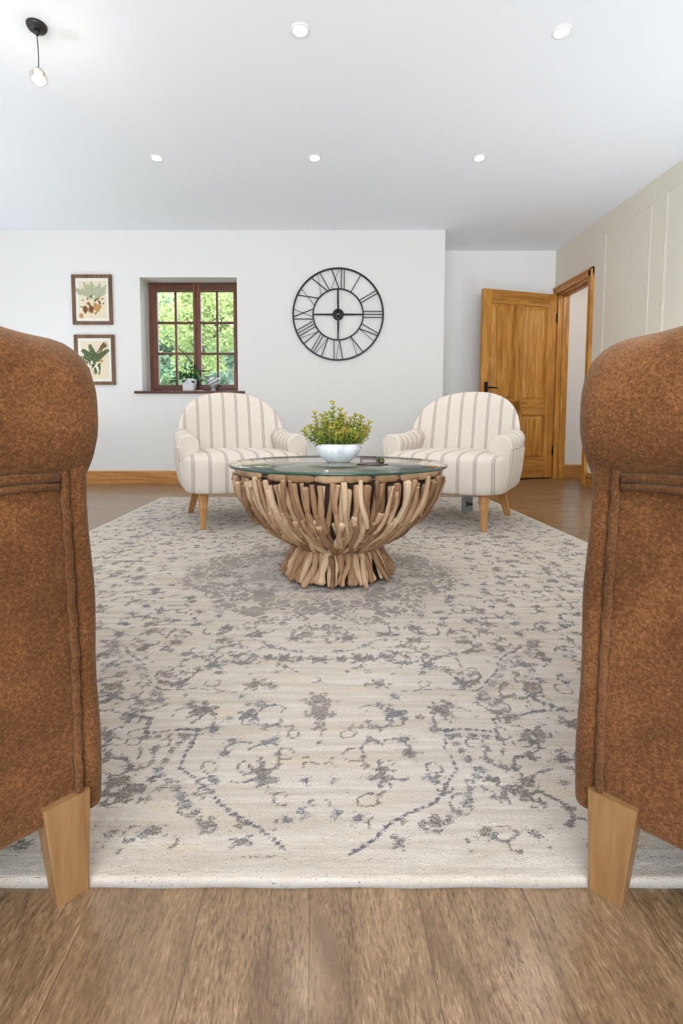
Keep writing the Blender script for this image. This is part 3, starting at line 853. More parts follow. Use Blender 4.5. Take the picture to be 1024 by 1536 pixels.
# ---------------------------------------------------------------- coffee table
def coffee_table():
    tx, ty = .071, 1.84
    e = empty('coffee_table', (tx, ty, RT), 0, 'round glass topped coffee table on an hourglass driftwood base', 'coffee table')
    rnd = random.Random(3)
    zt = .432 - RT
    g = MB(); RG = .401
    prof = [(0, zt - .010), (RG - .003, zt - .010), (RG, zt - .007), (RG, zt - .003), (RG - .003, zt), (0, zt)]
    g.lathe(prof, 128)
    # edge faces use the green slot
    n = 128
    for i in range(len(g.f)):
        r_ = i // n
        if r_ in (1, 2, 3): g.m[i] = 1
    g.build('glass_top', [M['glass'], M['gedge']], e)
    for a in (.9, 2.3, 4.1, 5.5):
        MB().lathe([(0, zt - .016), (.011, zt - .016), (.012, zt - .013), (.010, zt - .0102), (0, zt - .0102)], 20, cx=.30 * math.cos(a), cy=.30 * math.sin(a)).build('glass_pad', M['pane'], e)
    # profile from rim to foot
    P = [(.380, zt - .018), (.378, zt - .05), (.362, zt - .11), (.322, zt - .175), (.262, zt - .232), (.20, zt - .276), (.150, zt - .305)]
    def prof_at(s, P_):
        L_ = [0]
        for a, b in zip(P_[:-1], P_[1:]): L_.append(L_[-1] + math.hypot(b[0] - a[0], b[1] - a[1]))
        x = s * L_[-1]
        for i in range(len(P_) - 1):
            if x <= L_[i + 1] + 1e-9:
                t_ = (x - L_[i]) / (L_[i + 1] - L_[i]); return (lerp(P_[i][0], P_[i + 1][0], t_), lerp(P_[i][1], P_[i + 1][1], t_))
        return P_[-1]
    PB = [(.138, .125), (.150, .112), (.166, .08), (.186, .045), (.204, .012)]
    core = MB()
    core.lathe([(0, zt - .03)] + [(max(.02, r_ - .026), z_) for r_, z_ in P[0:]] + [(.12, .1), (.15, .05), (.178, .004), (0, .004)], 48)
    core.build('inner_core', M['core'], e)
    MB().lathe([(0, zt - .030), (.352, zt - .030), (.354, zt - .026), (.352, zt - .022), (0, zt - .022)], 64).build('reflection_cap', plain('pale_reflection_tone', (150, 138, 122), .8, var=.1), e)  # added cap, coloured pale to imitate the reflection on the glass
    sticks = []
    def stick(a0, tw, s0, s1, P_, r_, off):
        n_ = 8; pts = []; rad = []
        w1, w2 = rnd.uniform(0, 6), rnd.uniform(0, 6); amp = rnd.uniform(.002, .009)
        for i in range(n_ + 4):
            t_ = min(1, max(0, (i - 1.5) / n_)) if 1 < i < n_ + 2 else (0 if i <= 1 else 1)
            s = lerp(s0, s1, t_)
            R_, z_ = prof_at(min(1, max(0, s)), P_)
            a = a0 + tw * (t_ - .5) + math.sin(w1 + 5 * t_) * amp / max(R_, .1)
            rr = R_ + off + math.sin(w2 + 4 * t_) * amp * .7
            pts.append(Vector((rr * math.cos(a), rr * math.sin(a), z_)))
            rad.append(r_ * (1 + .16 * math.sin(w2 + 6 * t_) + .08 * math.sin(w1 * 2 + 13 * t_)) * (1.04 - .16 * t_))
        # rounded ends
        d0 = (pts[2] - pts[0]).normalized() if (pts[2] - pts[0]).length > 1e-6 else Vector((0, 0, -1))
        d1 = (pts[-1] - pts[-3]).normalized() if (pts[-1] - pts[-3]).length > 1e-6 else Vector((0, 0, 1))
        pts[0] = pts[2] - d0 * r_ * .42; pts[1] = pts[2] - d0 * r_ * .28; rad[0] = r_ * .70; rad[1] = r_ * .96
        pts[-1] = pts[-3] + d1 * r_ * .6; pts[-2] = pts[-3] + d1 * r_ * .4; rad[-1] = r_ * .5; rad[-2] = r_ * .8
        for p in pts: p.z = min(max(p.z, .010), zt - .012 - .0)
        for p, q_ in zip(pts, rad):
            if p.z - q_ < .001 and P_ is PB: p.z = max(p.z, .004 + 0 * q_)
        m = MB(); tint = rnd.uniform(.08, .92)
        m.tube(pts, rad, 9, flat=rnd.uniform(.75, 1.0))
        # paler sawn ends
        nv = len(m.v); m.c = [tint] * nv
        for q_ in range(9): m.c[q_] = min(1, tint + .3)
        # facing score: how near to the viewpoint side
        mid = pts[len(pts) // 2]
        sticks.append((mid.y, m))
    def ringof(n_, s0, s1, P_, r_, off, jit=.05, twr=.12, ph=0):
        for i in range(n_):
            a = 2 * PI * (i + ph + rnd.uniform(-.22, .22)) / n_
            stick(a, rnd.uniform(-twr, twr), s0 + rnd.uniform(-jit, jit), s1 + rnd.uniform(-jit, jit) * 1.5, P_, r_ * rnd.uniform(.82, 1.2), off + rnd.uniform(-.007, .006))
    ringof(104, .04, .62, P, .0112, -.009, .03, .07)
    ringof(56, .05, .50, P, .0104, .004, .06, .10, .5)
    ringof(84, .34, .86, P, .0108, -.006, .07, .12, .3)
    ringof(46, .62, 1.0, P, .0112, -.003, .04, .18)
    ringof(40, .40, .92, P, .0098, .005, .08, .16)
    ringof(54, .0, 1.0, PB, .0128, .0, .03, .10)
    ringof(18, .1, 1.0, PB, .0105, .010, .06, .12)
    # short pieces laid round under the rim
    for i in range(26):
        a = 2 * PI * i / 26 + rnd.uniform(-.05, .05); da = rnd.uniform(.20, .27)
        pts = []; rad = []
        for j in range(7):
            b = a + da * (j / 6 - .5) ; R_ = .366 + rnd.uniform(-.002, .002)
            pts.append(Vector((R_ * math.cos(b), R_ * math.sin(b), zt - .024 + rnd.uniform(-.002, .002)))); rad.append(.0115 * (1 if 0 < j < 6 else .6))
        m = MB(); m.tube(pts, rad, 9); m.c = [rnd.uniform(.25, .7)] * len(m.v)
        sticks.append((pts[3].y + .3, m))
    sticks.sort(key=lambda q_: q_[0])
    for _, m in sticks[:100]: m.build('driftwood_stick', M['drift'], e, attr=True)
    rest = MB()
    for _, m in sticks[100:]:
        n_ = len(rest.v); rest.v += m.v; rest.f += [tuple(i + n_ for i in f_) for f_ in m.f]; rest.m += m.m; rest.c += m.c; rest.sm += m.sm
    tag(rest.build('driftwood_stick', M['drift'], e, attr=True), kind='stuff')
    return tx, ty
TX, TY = coffee_table()
TT = .432

# ---------------------------------------------------------------- leaves and plants
def leaf3(m, p, d, up, L_, w_, tint, curl=.15):
    d = d.normalized(); s_ = d.cross(up)
    if s_.length < 1e-4: s_ = d.cross(Vector((1, 0, 0)))
    s_.normalize(); n_ = s_.cross(d)
    th = w_ * .16
    vs = [p, p + d * L_ * .4 + s_ * w_ * .5 + n_ * L_ * curl * .3, p + d * L_ * .8 + s_ * w_ * .34 + n_ * L_ * curl * .2, p + d * L_ - n_ * L_ * curl * .3,
          p + d * L_ * .8 - s_ * w_ * .34 + n_ * L_ * curl * .2, p + d * L_ * .4 - s_ * w_ * .5 + n_ * L_ * curl * .3,
          p + d * L_ * .45 - n_ * th]
    m.add(vs, [(0, 1, 6), (1, 2, 6), (2, 3, 6), (3, 4, 6), (4, 5, 6), (5, 0, 6), (0, 5, 4, 3, 2, 1)], 0, True, tint)

def succulent_bowl(x, y, z):
    e = empty('planter_bowl', (x, y, z), 0, 'pale marble bowl of yellow-green succulents on the glass table', 'plant')
    pr = [(0, 0), (.040, 0), (.045, .003), (.069, .021), (.081, .039), (.083, .051), (.079, .064), (.073, .069), (.069, .067), (.073, .058), (.070, .05), (0, .05)]
    MB().lathe(pr, 64).build('bowl', M['marble'], e)
    MB().lathe([(0, .052), (.071, .052), (.069, .059), (0, .060)], 40).build('soil', M['soil'], e)
    rnd = random.Random(11)
    # (tip x, tip z, tip y, count)
    tips = [(-.022, .212, 0), (-.028, .176, .01), (.006, .186, .0), (.018, .172, -.01), (-.088, .176, 0), (-.06, .165, .02), (-.125, .112, -.01), (-.105, .125, .01), (-.055, .145, -.03),
            (.062, .168, 0), (.085, .158, .01), (.112, .140, -.01), (.072, .14, -.03), (.045, .155, .02), (.095, .12, .02), (-.03, .12, -.05), (.02, .115, -.055), (.055, .10, -.05), (-.07, .10, -.045),
            (0, .15, .03), (-.01, .14, -.03), (.03, .13, .04), (-.04, .13, .05), (.008, .165, .02), (-.045, .172, -.005), (.04, .11, -.06), (-.005, .10, -.065), (-.085, .12, .03), (.10, .105, -.02)]
    for (txp, tz, typ) in tips:
        m = MB(); base = Vector((txp * .3 + rnd.uniform(-.01, .01), typ * .4, .056)); tip = Vector((txp, typ, tz))
        mid = (base + tip) / 2 + Vector((txp * .22, 0, -.008 if abs(txp) > .06 else .0))
        pts = []
        n_ = 11
        for i in range(n_):
            t_ = i / (n_ - 1); pts.append(base * (1 - t_) ** 2 + mid * 2 * t_ * (1 - t_) + tip * t_ * t_)
        m.tube(pts, [.0017] * n_, 5, col=.25)
        warm = rnd.uniform(-.12, .15)
        for i in range(2, n_):
            t_ = i / (n_ - 1); d = (pts[i] - pts[i - 1]).normalized()
            k_ = 4 if i < n_ - 1 else 7
            for j in range(k_):
                w_ = 2 * PI * j / k_ + i * 1.2 + rnd.uniform(-.3, .3)
                sd = d.orthogonal().normalized(); sd.rotate(Quaternion(d, w_))
                dd = (d * rnd.uniform(.5, .9) + sd * (1.0 if i < n_ - 1 else .55))
                leaf3(m, pts[i], dd, d, rnd.uniform(.017, .026) * (1.05 if t_ > .3 else 1.2), rnd.uniform(.0095, .013), max(.05, min(.98, .40 + .42 * t_ + warm + rnd.uniform(-.18, .18))))
        m.build('sprig', M['succ'], e, attr=True)
succulent_bowl(.077, 1.862, TT)

def tray_items():
    # small oval tray with a smoked box and a brass pot
    x, y = .190, 1.722
    e = empty('oval_tray', (x, y, TT), 0, 'small dark oval tray on the glass table beside the planter', 'tray')
    def oval(m, a, b, z0, z1, mi=0):
        rr = []
        for (s_, z) in ((.96, z0), (1, z0 + (z1 - z0) * .4), (.985, z1)):
            rr.append([(a * s_ * math.cos(2 * PI * k_ / 48), b * s_ * math.sin(2 * PI * k_ / 48), z) for k_ in range(48)])
        m.loft(rr, mi)
    m = MB(); oval(m, .056, .036, 0, .004); m.build('tray_base', M['tray'], e)
    m = MB(); oval(m, .051, .031, .004, .0052); m.build('tray_inlay', M['traytop'], e)
    b = empty('glass_box', (x - .013, y + .004, TT + .0053), 0, 'low smoked glass box with dark rim on the oval tray', 'box')
    m = MB(); W_, D_, H_ = .029, .018, .020
    m.box(-W_, W_, -D_, -D_ + .002, 0, H_, bev=.0006); m.box(-W_, W_, D_ - .002, D_, 0, H_, bev=.0006)
    m.box(-W_, -W_ + .002, -D_, D_, 0, H_, bev=.0006); m.box(W_ - .002, W_, -D_, D_, 0, H_, bev=.0006); m.box(-W_, W_, -D_, D_, 0, .002)
    m.build('box_walls', M['smoke'], b)
    m = MB()
    for (x0, x1, y0_, y1_) in ((-W_ - .001, W_ + .001, -D_ - .001, -D_ + .003), (-W_ - .001, W_ + .001, D_ - .003, D_ + .001), (-W_ - .001, -W_ + .003, -D_, D_), (W_ - .003, W_ + .001, -D_, D_)):
        m.box(x0, x1, y0_, y1_, H_ - .001, H_ + .003, bev=.0006)
    for sx in (-1, 1): m.box(sx * W_ - .0015, sx * W_ + .0015, -D_ - .0015, -D_ + .0015, 0, H_)
    m.build('box_rim', M['tray'], b)
    m = MB().box(-W_ + .006, W_ - .006, -D_ - .0006, -D_, .006, .013); m.build('front_band', M['traytop'], b)
    p = empty('brass_pot', (x + .031, y + .0, TT + .0053), 0, 'tiny green and brass pot on the right end of the tray', 'pot')
    MB().lathe([(0, 0), (.008, 0), (.011, .006), (.0115, .013), (.009, .018), (.010, .0205), (.008, .0205), (.007, .018), (0, .016)], 24).build('pot_body', M['gglaze'], p)
    MB().lathe([(.0112, .006), (.0122, .008), (.0112, .010), (.0105, .008)], 24, closed=True).build('brass_band', M['brass'], p)
    MB().tube([(-.0105, -.004, .004), (-.014, -.006, .010), (-.0125, -.005, .020)], [.0018, .0022, .0018], 8).build('brass_handle', M['brass'], p)
tray_items()

def sill_plants():
    yp = 4.84
    e = empty('potted_plant', (-1.245, yp - .03, .889), 0, 'leafy green plant in a white pot on the window sill', 'plant')
    m = MB()
    def sq(h, z, r_=.012):
        pts = []
        for (cx, cy, a0) in ((1, 1, 0), (-1, 1, 90), (-1, -1, 180), (1, -1, 270)):
            for j in range(5):
                a = R(a0 + j * 22.5); pts.append((cx * (h - r_) + r_ * math.cos(a), cy * (h - r_) + r_ * math.sin(a), z))
        return pts
    m.loft([sq(.048, 0), sq(.052, .004), sq(.060, .115), sq(.060, .120), sq(.056, .120), sq(.054, .10)], 0)
    m.build('pot', M['pot'], e)
    rnd = random.Random(4); m = MB()
    for i in range(64):
        a = rnd.uniform(0, 2 * PI); r0 = rnd.uniform(.0, .10) ** .8 * 1.0; h = rnd.uniform(.14, .27) - r0 * .5
        tip = Vector((r0 * math.cos(a) * 1.0, min(.05, r0 * math.sin(a) * .8) , h)); base = Vector((rnd.uniform(-.02, .02), rnd.uniform(-.02, .02), .10))
        mid = (base + tip) / 2 + Vector((0, 0, .04))
        pts = [base * (1 - t_) ** 2 + mid * 2 * t_ * (1 - t_) + tip * t_ * t_ for t_ in (0, .25, .5, .75, 1)]
        m.tube(pts, .0015, 5, col=.3)
        d = Vector((math.cos(a), math.sin(a) * .7, rnd.uniform(-.8, .3))).normalized()
        leaf3(m, tip, d, Vector((0, 0, 1)), rnd.uniform(.035, .06), rnd.uniform(.030, .045), rnd.uniform(.1, .75), .3)
    for i in range(7):
        x0 = .05; a = rnd.uniform(-.5, .5)
        pts = [Vector((.03, -.01, .12)), Vector((.07, a * .05, .15 + .01 * i)), Vector((.10 + .006 * i, a * .05, .10)), Vector((.115 + .008 * i, a * .05, .055 + .01 * i))]
        m.tube(pts, [.003, .006, .005, .001], 6, flat=.25, col=.8 + .02 * i)
    m.build('foliage', M['fol'], e, attr=True)
    # boat-shaped bowl plant
    e = empty('bowl_planter', (-1.02, yp + .0, .889), 0, 'small grey and white swirled bowl planter on the window sill', 'plant')
    k_ = N('swirled_ceramic'); v_ = k_.coord(rot=(0, .5, 0)); w_ = k_.n('TexWave', wave_type='BANDS', bands_direction='Z'); k_.l(v_, w_.inputs[0])
    w_.inputs['Scale'].default_value = 12; w_.inputs['Distortion'].default_value = 3
    sw_ = k_.bsdf(k_.mix(k_.mr(w_.outputs['Fac'], .4, .6), S2L((232, 230, 228)), S2L((150, 160, 168))), .4)
    MB().lathe([(0, .05), (.03, .05), (.05, .07), (.066, .11), (.069, .135), (.064, .135), (.058, .115), (0, .11)], 40).build('bowl', sw_, e)
    MB().lathe([(0, 0), (.032, 0), (.034, .006), (.022, .02), (.020, .04), (.032, .052), (0, .052)], 32).build('bowl_foot', M['grey'], e)
    m = MB()
    for i in range(26):
        a = rnd.uniform(0, 6.28); p = Vector((.035 * math.cos(a) * rnd.rand() if False else rnd.uniform(-.045, .045), rnd.uniform(-.03, .03), .118))
        leaf3(m, p, Vector((math.cos(a), math.sin(a), 1.0)), Vector((0, 0, 1)), .032, .016, rnd.uniform(.55, .98), .2)
    m.build('succulents', tinted('pink_succulent', [(.1, (120, 130, 100)), (.6, (206, 180, 166)), (.95, (236, 214, 206))], .6, 20), e, attr=True)
    # white saucer next to the pot
    o = MB().lathe([(0, 0), (.026, 0), (.038, .005), (.040, .009), (.037, .008), (.025, .004), (0, .004)], 32).build('saucer', M['white'], loc=(-1.138, yp - .055, .889))
    tag(o, 'thin white saucer on the window sill by the pot', 'saucer')
sill_plants()

# ---------------------------------------------------------------- striped armchairs
def make_striped():
    e = empty('striped_armchair', (0, 0, 0))
    Wd = .345
    def sup(hx, hy, cx, cy, z, n_=4.0, k_=56, bow=0.0):
        pts = []
        for i in range(k_):
            a = 2 * PI * i / k_; ca, sa = math.cos(a), math.sin(a)
            x = hx * abs(ca) ** (2 / n_) * (1 if ca > 0 else -1); y = hy * abs(sa) ** (2 / n_) * (1 if sa > 0 else -1)
            y2 = cy + y
            if bow and y < 0: y2 -= bow * (1 - (x / hx) ** 2)
            pts.append((cx + x, y2, z))
        return pts
    # seat base with crowned cushion top
    rings = []
    spec = [(.198, .93), (.201, .975), (.212, .992), (.25, 1.0), (.32, 1.0), (.365, .995), (.385, .975), (.398, .93), (.406, .84), (.412, .66), (.416, .4), (.417, .15)]
    for z, s_ in spec:
        rings.append(sup(Wd * s_ * (1 if z > .30 else 1 - .04 * (.30 - z) / .10), .335 * s_, 0, -.012, z + .0, 5.5 if z < .39 else 3.6, 64, .03 * s_))
    # welt follows the front arris
    MB().loft(rings).build('seat', M['strX2'], e)
    # tub back: sections rise and lean; lower part wraps down to the base
    rings = []
    H0, H1 = .20, .772
    zs_ = [0, .03, .08, .18, .30, .42, .54, .64, .72, .79, .85, .90, .94, .97, .985, .993, .998, 1.0]
    for t_ in zs_:
        z = lerp(H0, H1, t_)
        if t_ < .42: w_ = lerp(.300, .335, sm(0, .42, t_))
        else:
            q_ = (t_ - .42) / .58; w_ = .335 * max(0, 1 - q_ ** 2.7) ** (1 / 2.5)
            w_ = max(w_, .02)
        th = .052 if t_ < .85 else .052 * math.sqrt(max(.05, 1 - ((t_ - .85) / .155) ** 2))
        cy = .285 + .10 * (t_ ** 1.3) + (0 if t_ > .05 else -.01)
        k_ = 64; pts = []
        for i in range(k_):
            a = 2 * PI * i / k_; ca, sa = math.cos(a), math.sin(a); n_ = 3.0
            x = w_ * abs(ca) ** (2 / n_) * (1 if ca > 0 else -1); y = th * abs(sa) ** (2 / 2.4) * (1 if sa > 0 else -1)
            wrap = -.17 * (abs(x) / .335) ** 2.6 * (1 - .35 * t_)
            pts.append((x, cy + y + wrap, z))
        rings.append(pts)
    MB().loft(rings).build('backrest', M['strX'], e)
    # arms
    for s in (-1, 1):
        m = MB(); rings = []
        k_ = 40
        ysl = [-.222, -.225, -.223, -.213, -.18, -.08, .02, .12, .20]
        for i, y in enumerate(ysl):
            sc = [.30, .86, .96, 1.0, 1.0, 1, 1, 1, .98][i]
            lift = .012 * sm(-.1, .2, y) + .02 * sm(.02, .2, y)
            pts = []
            for j in range(k_):
                a = 2 * PI * j / k_
                # keyhole: roll on a slightly narrower upright
                if math.sin(a) > -.25:
                    x = .058 * math.cos(a); z = .448 + lift + .058 * math.sin(a)
                else:
                    u = (-.25 - math.sin(a)) / .75
                    x = math.copysign(lerp(.056, .046, min(1, u * 3)), math.cos(a)) * (1 if abs(math.cos(a)) > .02 else 0) * (abs(math.cos(a)) / .968) ** .25
                    z = .433 + lift - u * .11
                cz = .42
                pts.append((s * (.300 + x * sc + .004), y, cz + (z - cz) * sc))
            if s < 0: pts.reverse()
            rings.append(pts)
        m.loft(rings)
        arm = m.build('armrest', M['strY'], e)
        # outer side panel down to the base
        sp_ = MB(); rr = []
        for (z, o_, yb_) in ((.205, .322, .30), (.225, .336, .31), (.30, .350, .315), (.38, .357, .315), (.425, .360, .315), (.440, .352, .315)):
            pts = []
            for j in range(30):
                a = 2 * PI * j / 30
                x = .018 * math.cos(a); yy = math.sin(a)
                yv = lerp(-.235, yb_, .5 + .5 * math.copysign(abs(yy) ** .45, yy))
                # follow the rounded back corner
                inn = .05 * sm(.15, .32, yv) ** 2
                pts.append((s * (o_ - .014 + x - inn), yv, z))
            if s < 0: pts.reverse()
            rr.append(pts)
        sp_.loft(rr); sp_.build('side_panel', M['strY'], e)
        # piping round the arm front
        pp = MB(); pts = [(s * (.304 - .047), -.223, .345)]
        for j in range(13):
            a = PI - PI * j / 12
            pts.append((s * (.304 + .054 * math.cos(a) * .98), -.2225, .443 + .056 * math.sin(a)))
        pts.append((s * (.304 + .050), -.223, .36))
        pp.tube(pts, .0032, 8)
        pp.tube([(s * .362, -.235, .438), (s * .364, -.1, .438), (s * .364, .1, .440), (s * .350, .25, .442)], .0032, 8)
        pp.build('piping', M['creamf'], arm)
    # legs
    for s in (-1, 1):
        m = MB()
        m.lathe([(0, .0), (.0135, .0), (.0145, .004), (.0185, .07), (.0215, .115), (.0235, .118), (.0235, .126), (.0222, .130), (.026, .160), (.0275, .163), (.0275, .171), (.0262, .175), (.030, .205), (0, .205)], 28, cx=0, cy=0)
        # lean a little outward
        m.v = [(s * (.235 + (.2 - z) * .02) + x, -.262 - (.2 - z) * .03 + y, z) for x, y, z in m.v]
        m.build('front_leg', M['legoak'], e)
        m = MB(); rr = []
        for z, dx, dy, h in ((.0, .035, .058, .017), (.06, .022, .036, .019), (.13, .008, .014, .022), (.225, 0, 0, .027)):
            cx, cy = s * (.225 + dx), .235 + dy
            rr.append([(cx + h * a, cy + h * b, z) for a, b in ((1, 1), (.8, 1.0), (-.8, 1), (-1, 1), (-1, -1), (-.8, -1), (.8, -1), (1, -1))])
        m.loft(rr, 0, True, False); m.build('rear_leg', M['legoak'], e)
    return e
ch = make_striped()
ch.location = (-.477, 2.942, RT); ch.rotation_euler = (0, 0, R(19))
tag(ch, 'cream striped tub armchair below the window, left of the coffee table', 'armchair', 'striped tub armchairs')
c2 = copy_tree(ch); c2.location = (.800, 2.905, RT); c2.rotation_euler = (0, 0, R(-31))
tag(c2, 'cream striped tub armchair in front of the open door, right of the coffee table', 'armchair', 'striped tub armchairs')

# small grey box on the rug under the right chair
bx = empty('floor_box', (.968, 3.18, RT), R(-8), 'small grey metal box on the rug under the right striped armchair', 'box')
MB().box(-.033, .033, -.02, .02, 0, .098, bev=.003).build('box_body', M['grey'], bx)
MB().box(-.004, .030, -.0225, -.0195, .040, .056, bev=.001).box(-.006, .002, -.024, -.0195, .03, .065, bev=.001).build('latch', M['blackp'], bx)

# ---------------------------------------------------------------- tan suede armchairs
def make_suede():
    e = empty('suede_armchair', (0, 0, 0))
    HW, HD = .43, .43
    Z0, ZP = .098, .552
    rng = random.Random(8)
    MB().soft((0, -.01, .215), (.27, .40, .11), .02, 6).build('seat_base', M['suede'], e)
    MB().soft((0, .03, .395), (.255, .385, .085), .05, 12, (0, .01, .02)).build('seat_cushion', M['suede'], e)
    MB().soft((0, -.345, .50), (.30, .085, .40), .05, 12, (0, .0, .01)).build('backrest', M['suede'], e)
    MB().soft((0, -.225, .66), (.25, .07, .19), .06, 12, (0, .03, 0)).build('back_cushion', M['suede'], e)
    for s in (-1, 1):
        # arm body
        def wob(p):
            return p + Vector((-s * .004 * sm(.0, .22, p.z), -.0045 * sm(-.1, .22, p.z), 0)) + Vector((s * .0016 * math.sin(p.z * 37 + p.y * 11), .0012 * math.sin(p.z * 29), .0))
        m = MB(); m.soft((s * (HW - .095), 0, (Z0 + ZP) / 2), (.095, HD, (ZP - Z0) / 2), .017, 16, (.004, .002, 0), fn=wob)
        arm = m.build('arm', M['suede'], e)
        # border strip up the front edge, outer side and front face
        m = MB(); m.soft((s * (HW - .090), HD - .008, (Z0 + ZP) / 2 - .002), (.095, .013, (ZP - Z0) / 2 + .001), .011, 14, (.001, .001, 0), fn=wob)
        m.build('front_border', M['suede'], arm)
        # pipings: double cord up the edge, double cord under the roll
        m = MB()
        def cord(pts, r_=.0030):
            n_ = 40; P_ = []
            for i in range(n_ + 1):
                t_ = i / n_ * (len(pts) - 1); j = min(int(t_), len(pts) - 2); q_ = Vector(pts[j]).lerp(Vector(pts[j + 1]), t_ - j)
                P_.append(q_ + Vector((0, .0009 * math.sin(i * 1.7 + pts[0][1] * 90), .0009 * math.sin(i * 1.3 + 2))))
            m.tube(P_, r_, 8)
        xo = s * (HW + .0035)
        cord([(xo, HD - .0235, Z0 + .004), (xo + s * .001, HD - .0235, .30), (xo - s * .003, HD - .0275, ZP - .03)], .0046)
        cord([(xo - s * .003, -HD + .02, .5135), (xo - s * .003, HD - .033, .5135)], .0056)
        cord([(xo - s * .003, -HD + .02, .5035), (xo - s * .003, HD - .033, .5035)], .0042)
        m.build('piping', M['suedeR'], arm)
        # padded roll
        rings = []; k_ = 72; n_ = 46
        yA, yB = -HD - .01, HD + .026
        for i in range(n_ + 1):
            t_ = i / n_; y = lerp(yA, yB, .5 - .5 * math.cos(PI * t_))
            def cap(dist, L_, ex):
                q_ = max(0, 1 - dist / L_); return max(.0, 1 - q_ ** ex) ** (1 / ex)
            f_ = max(cap(yB - y, .055, 2.3) * cap(y - yA, .06, 2.2), .02)
            g_ = max(cap(yB - .004 * 0 - y, .022, 2.2) * cap(y - yA, .06, 2.2), .02)   # lower half stays full nearly to the end
            pts = []
            for j in range(k_):
                a = 2 * PI * j / k_; ca, sa = math.cos(a), math.sin(a)
                ex = 2.9 if sa > 0 else 3.4
                x = math.copysign(abs(ca) ** (2 / ex), ca); z = math.copysign(abs(sa) ** (2 / ex), sa)
                hz = (.110 - .032 * sm(.22, .45, y)) if sa > 0 else .104
                lump = 1 + .012 * math.sin(y * 23 + a * 2) + .008 * math.sin(y * 47 + a * 5)
                lf = .5 - .5 * math.tanh(sa * 3)            # 1 in the lower half
                fz = lerp(f_, g_, lf); fx = lerp(f_, g_, .35 + .4 * lf)
                pull = -.009 * sm(.0, 1.0, -sa) * sm(yB - .09, yB, y)     # end tucks back towards the seam
                xx = .110 * x * fx * lump * (1 - .05 * sm(.2, 1, -sa))
                pts.append((s * (HW - .092 + xx), y + pull, .600 + hz * z * fz * lump))
            if s > 0: pts.reverse()
            rings.append(pts)
        m = MB(); m.loft(rings); m.build('arm_roll', M['suede'], e)
        # legs
        for (fy) in (1, -1):
            m = MB(); rr = []
            cx, cy = s * (HW - .0125), fy * (HD - .037)
            for z, h, ox, oy in ((-.0, .0178, .000, .002), (.002, .0182, 0, .002), (.13, .0262, -.004 * s, -.002)):
                r_ = .0016; pts = []
                for (qx, qy, a0) in ((1, 1, 0), (-1, 1, 90), (-1, -1, 180), (1, -1, 270)):
                    for j in range(3):
                        a = R(a0 + 45 * j); pts.append((cx + ox + qx * (h - r_) + r_ * math.cos(a), cy + fy * oy + qy * (h - r_) + r_ * math.sin(a), z))
                rr.append(pts)
            m.loft(rr, 0, True, False)
            m.build('leg', M['sofaleg'], e)
    return e
sa = make_suede()
OFF = .608
CL = (-.2835, .589); CR = (.3345, .589)
sa.location = (CL[0] - OFF + .008, CL[1], 0); sa.rotation_euler = (0, 0, R(-45))
tag(sa, 'tan brown suede armchair with rolled arms, at the left edge of the photo', 'armchair', 'tan suede armchairs')
sb = copy_tree(sa); sb.location = (CR[0] + OFF - .008, CR[1], 0); sb.rotation_euler = (0, 0, R(45))
tag(sb, 'tan brown suede armchair with rolled arms, at the right edge of the photo', 'armchair', 'tan suede armchairs')

for o_, lx in ((sa, -1), (sb, 1)):      # the inner front leg stands on the rug
    for l_ in o_.children:
        if l_.name.startswith('leg'):
            vx = [v.co for v in l_.data.vertices]
            if sum(v.x for v in vx) * lx > 0 and sum(v.y for v in vx) > 0: l_.location.z = RT
# ---------------------------------------------------------------- garden outside the window
gr = MB().box(-14, 8, YO + .3, 26, -.35, -.25)
k = N('lawn_grass'); M['lawn'] = k.bsdf(k.mix(k.noise(k.coord(), 20, 4), S2L((90, 130, 62)), S2L((140, 172, 96))), .9)
tag(gr.build('lawn', M['lawn']), kind='structure')
def garden_leaf(name, ramp):
    k = N(name); a = k.n('Attribute', attribute_name='tint')
    r = k.n('ValToRGB'); k.l(a.outputs['Fac'], r.inputs[0]); e = r.color_ramp.elements
    e[0].position = .05; e[0].color = (*S2L(ramp[0]), 1); e[1].position = .95; e[1].color = (*S2L(ramp[2]), 1)
    q = e.new(.5); q.color = (*S2L(ramp[1]), 1)
    d = k.n('BsdfDiffuse'); tl = k.n('BsdfTranslucent'); k.l(r.outputs[0], d.inputs[0]); k.l(r.outputs[0], tl.inputs[0])
    mx = k.n('MixShader'); mx.inputs[0].default_value = .45; k.l(d.outputs[0], mx.inputs[1]); k.l(tl.outputs[0], mx.inputs[2]); k.l(mx.outputs[0], k.out.inputs[0])
    return k.m
GL = [garden_leaf('leaf_bluegreen', ((84, 120, 102), (136, 166, 142), (186, 206, 180))), garden_leaf('leaf_yellowgreen', ((132, 154, 96), (182, 196, 136), (224, 226, 180))),
      garden_leaf('leaf_midgreen', ((76, 108, 78), (122, 152, 112), (172, 194, 146)))]
bark = plain('tree_bark', (110, 92, 76), .9, var=.2)
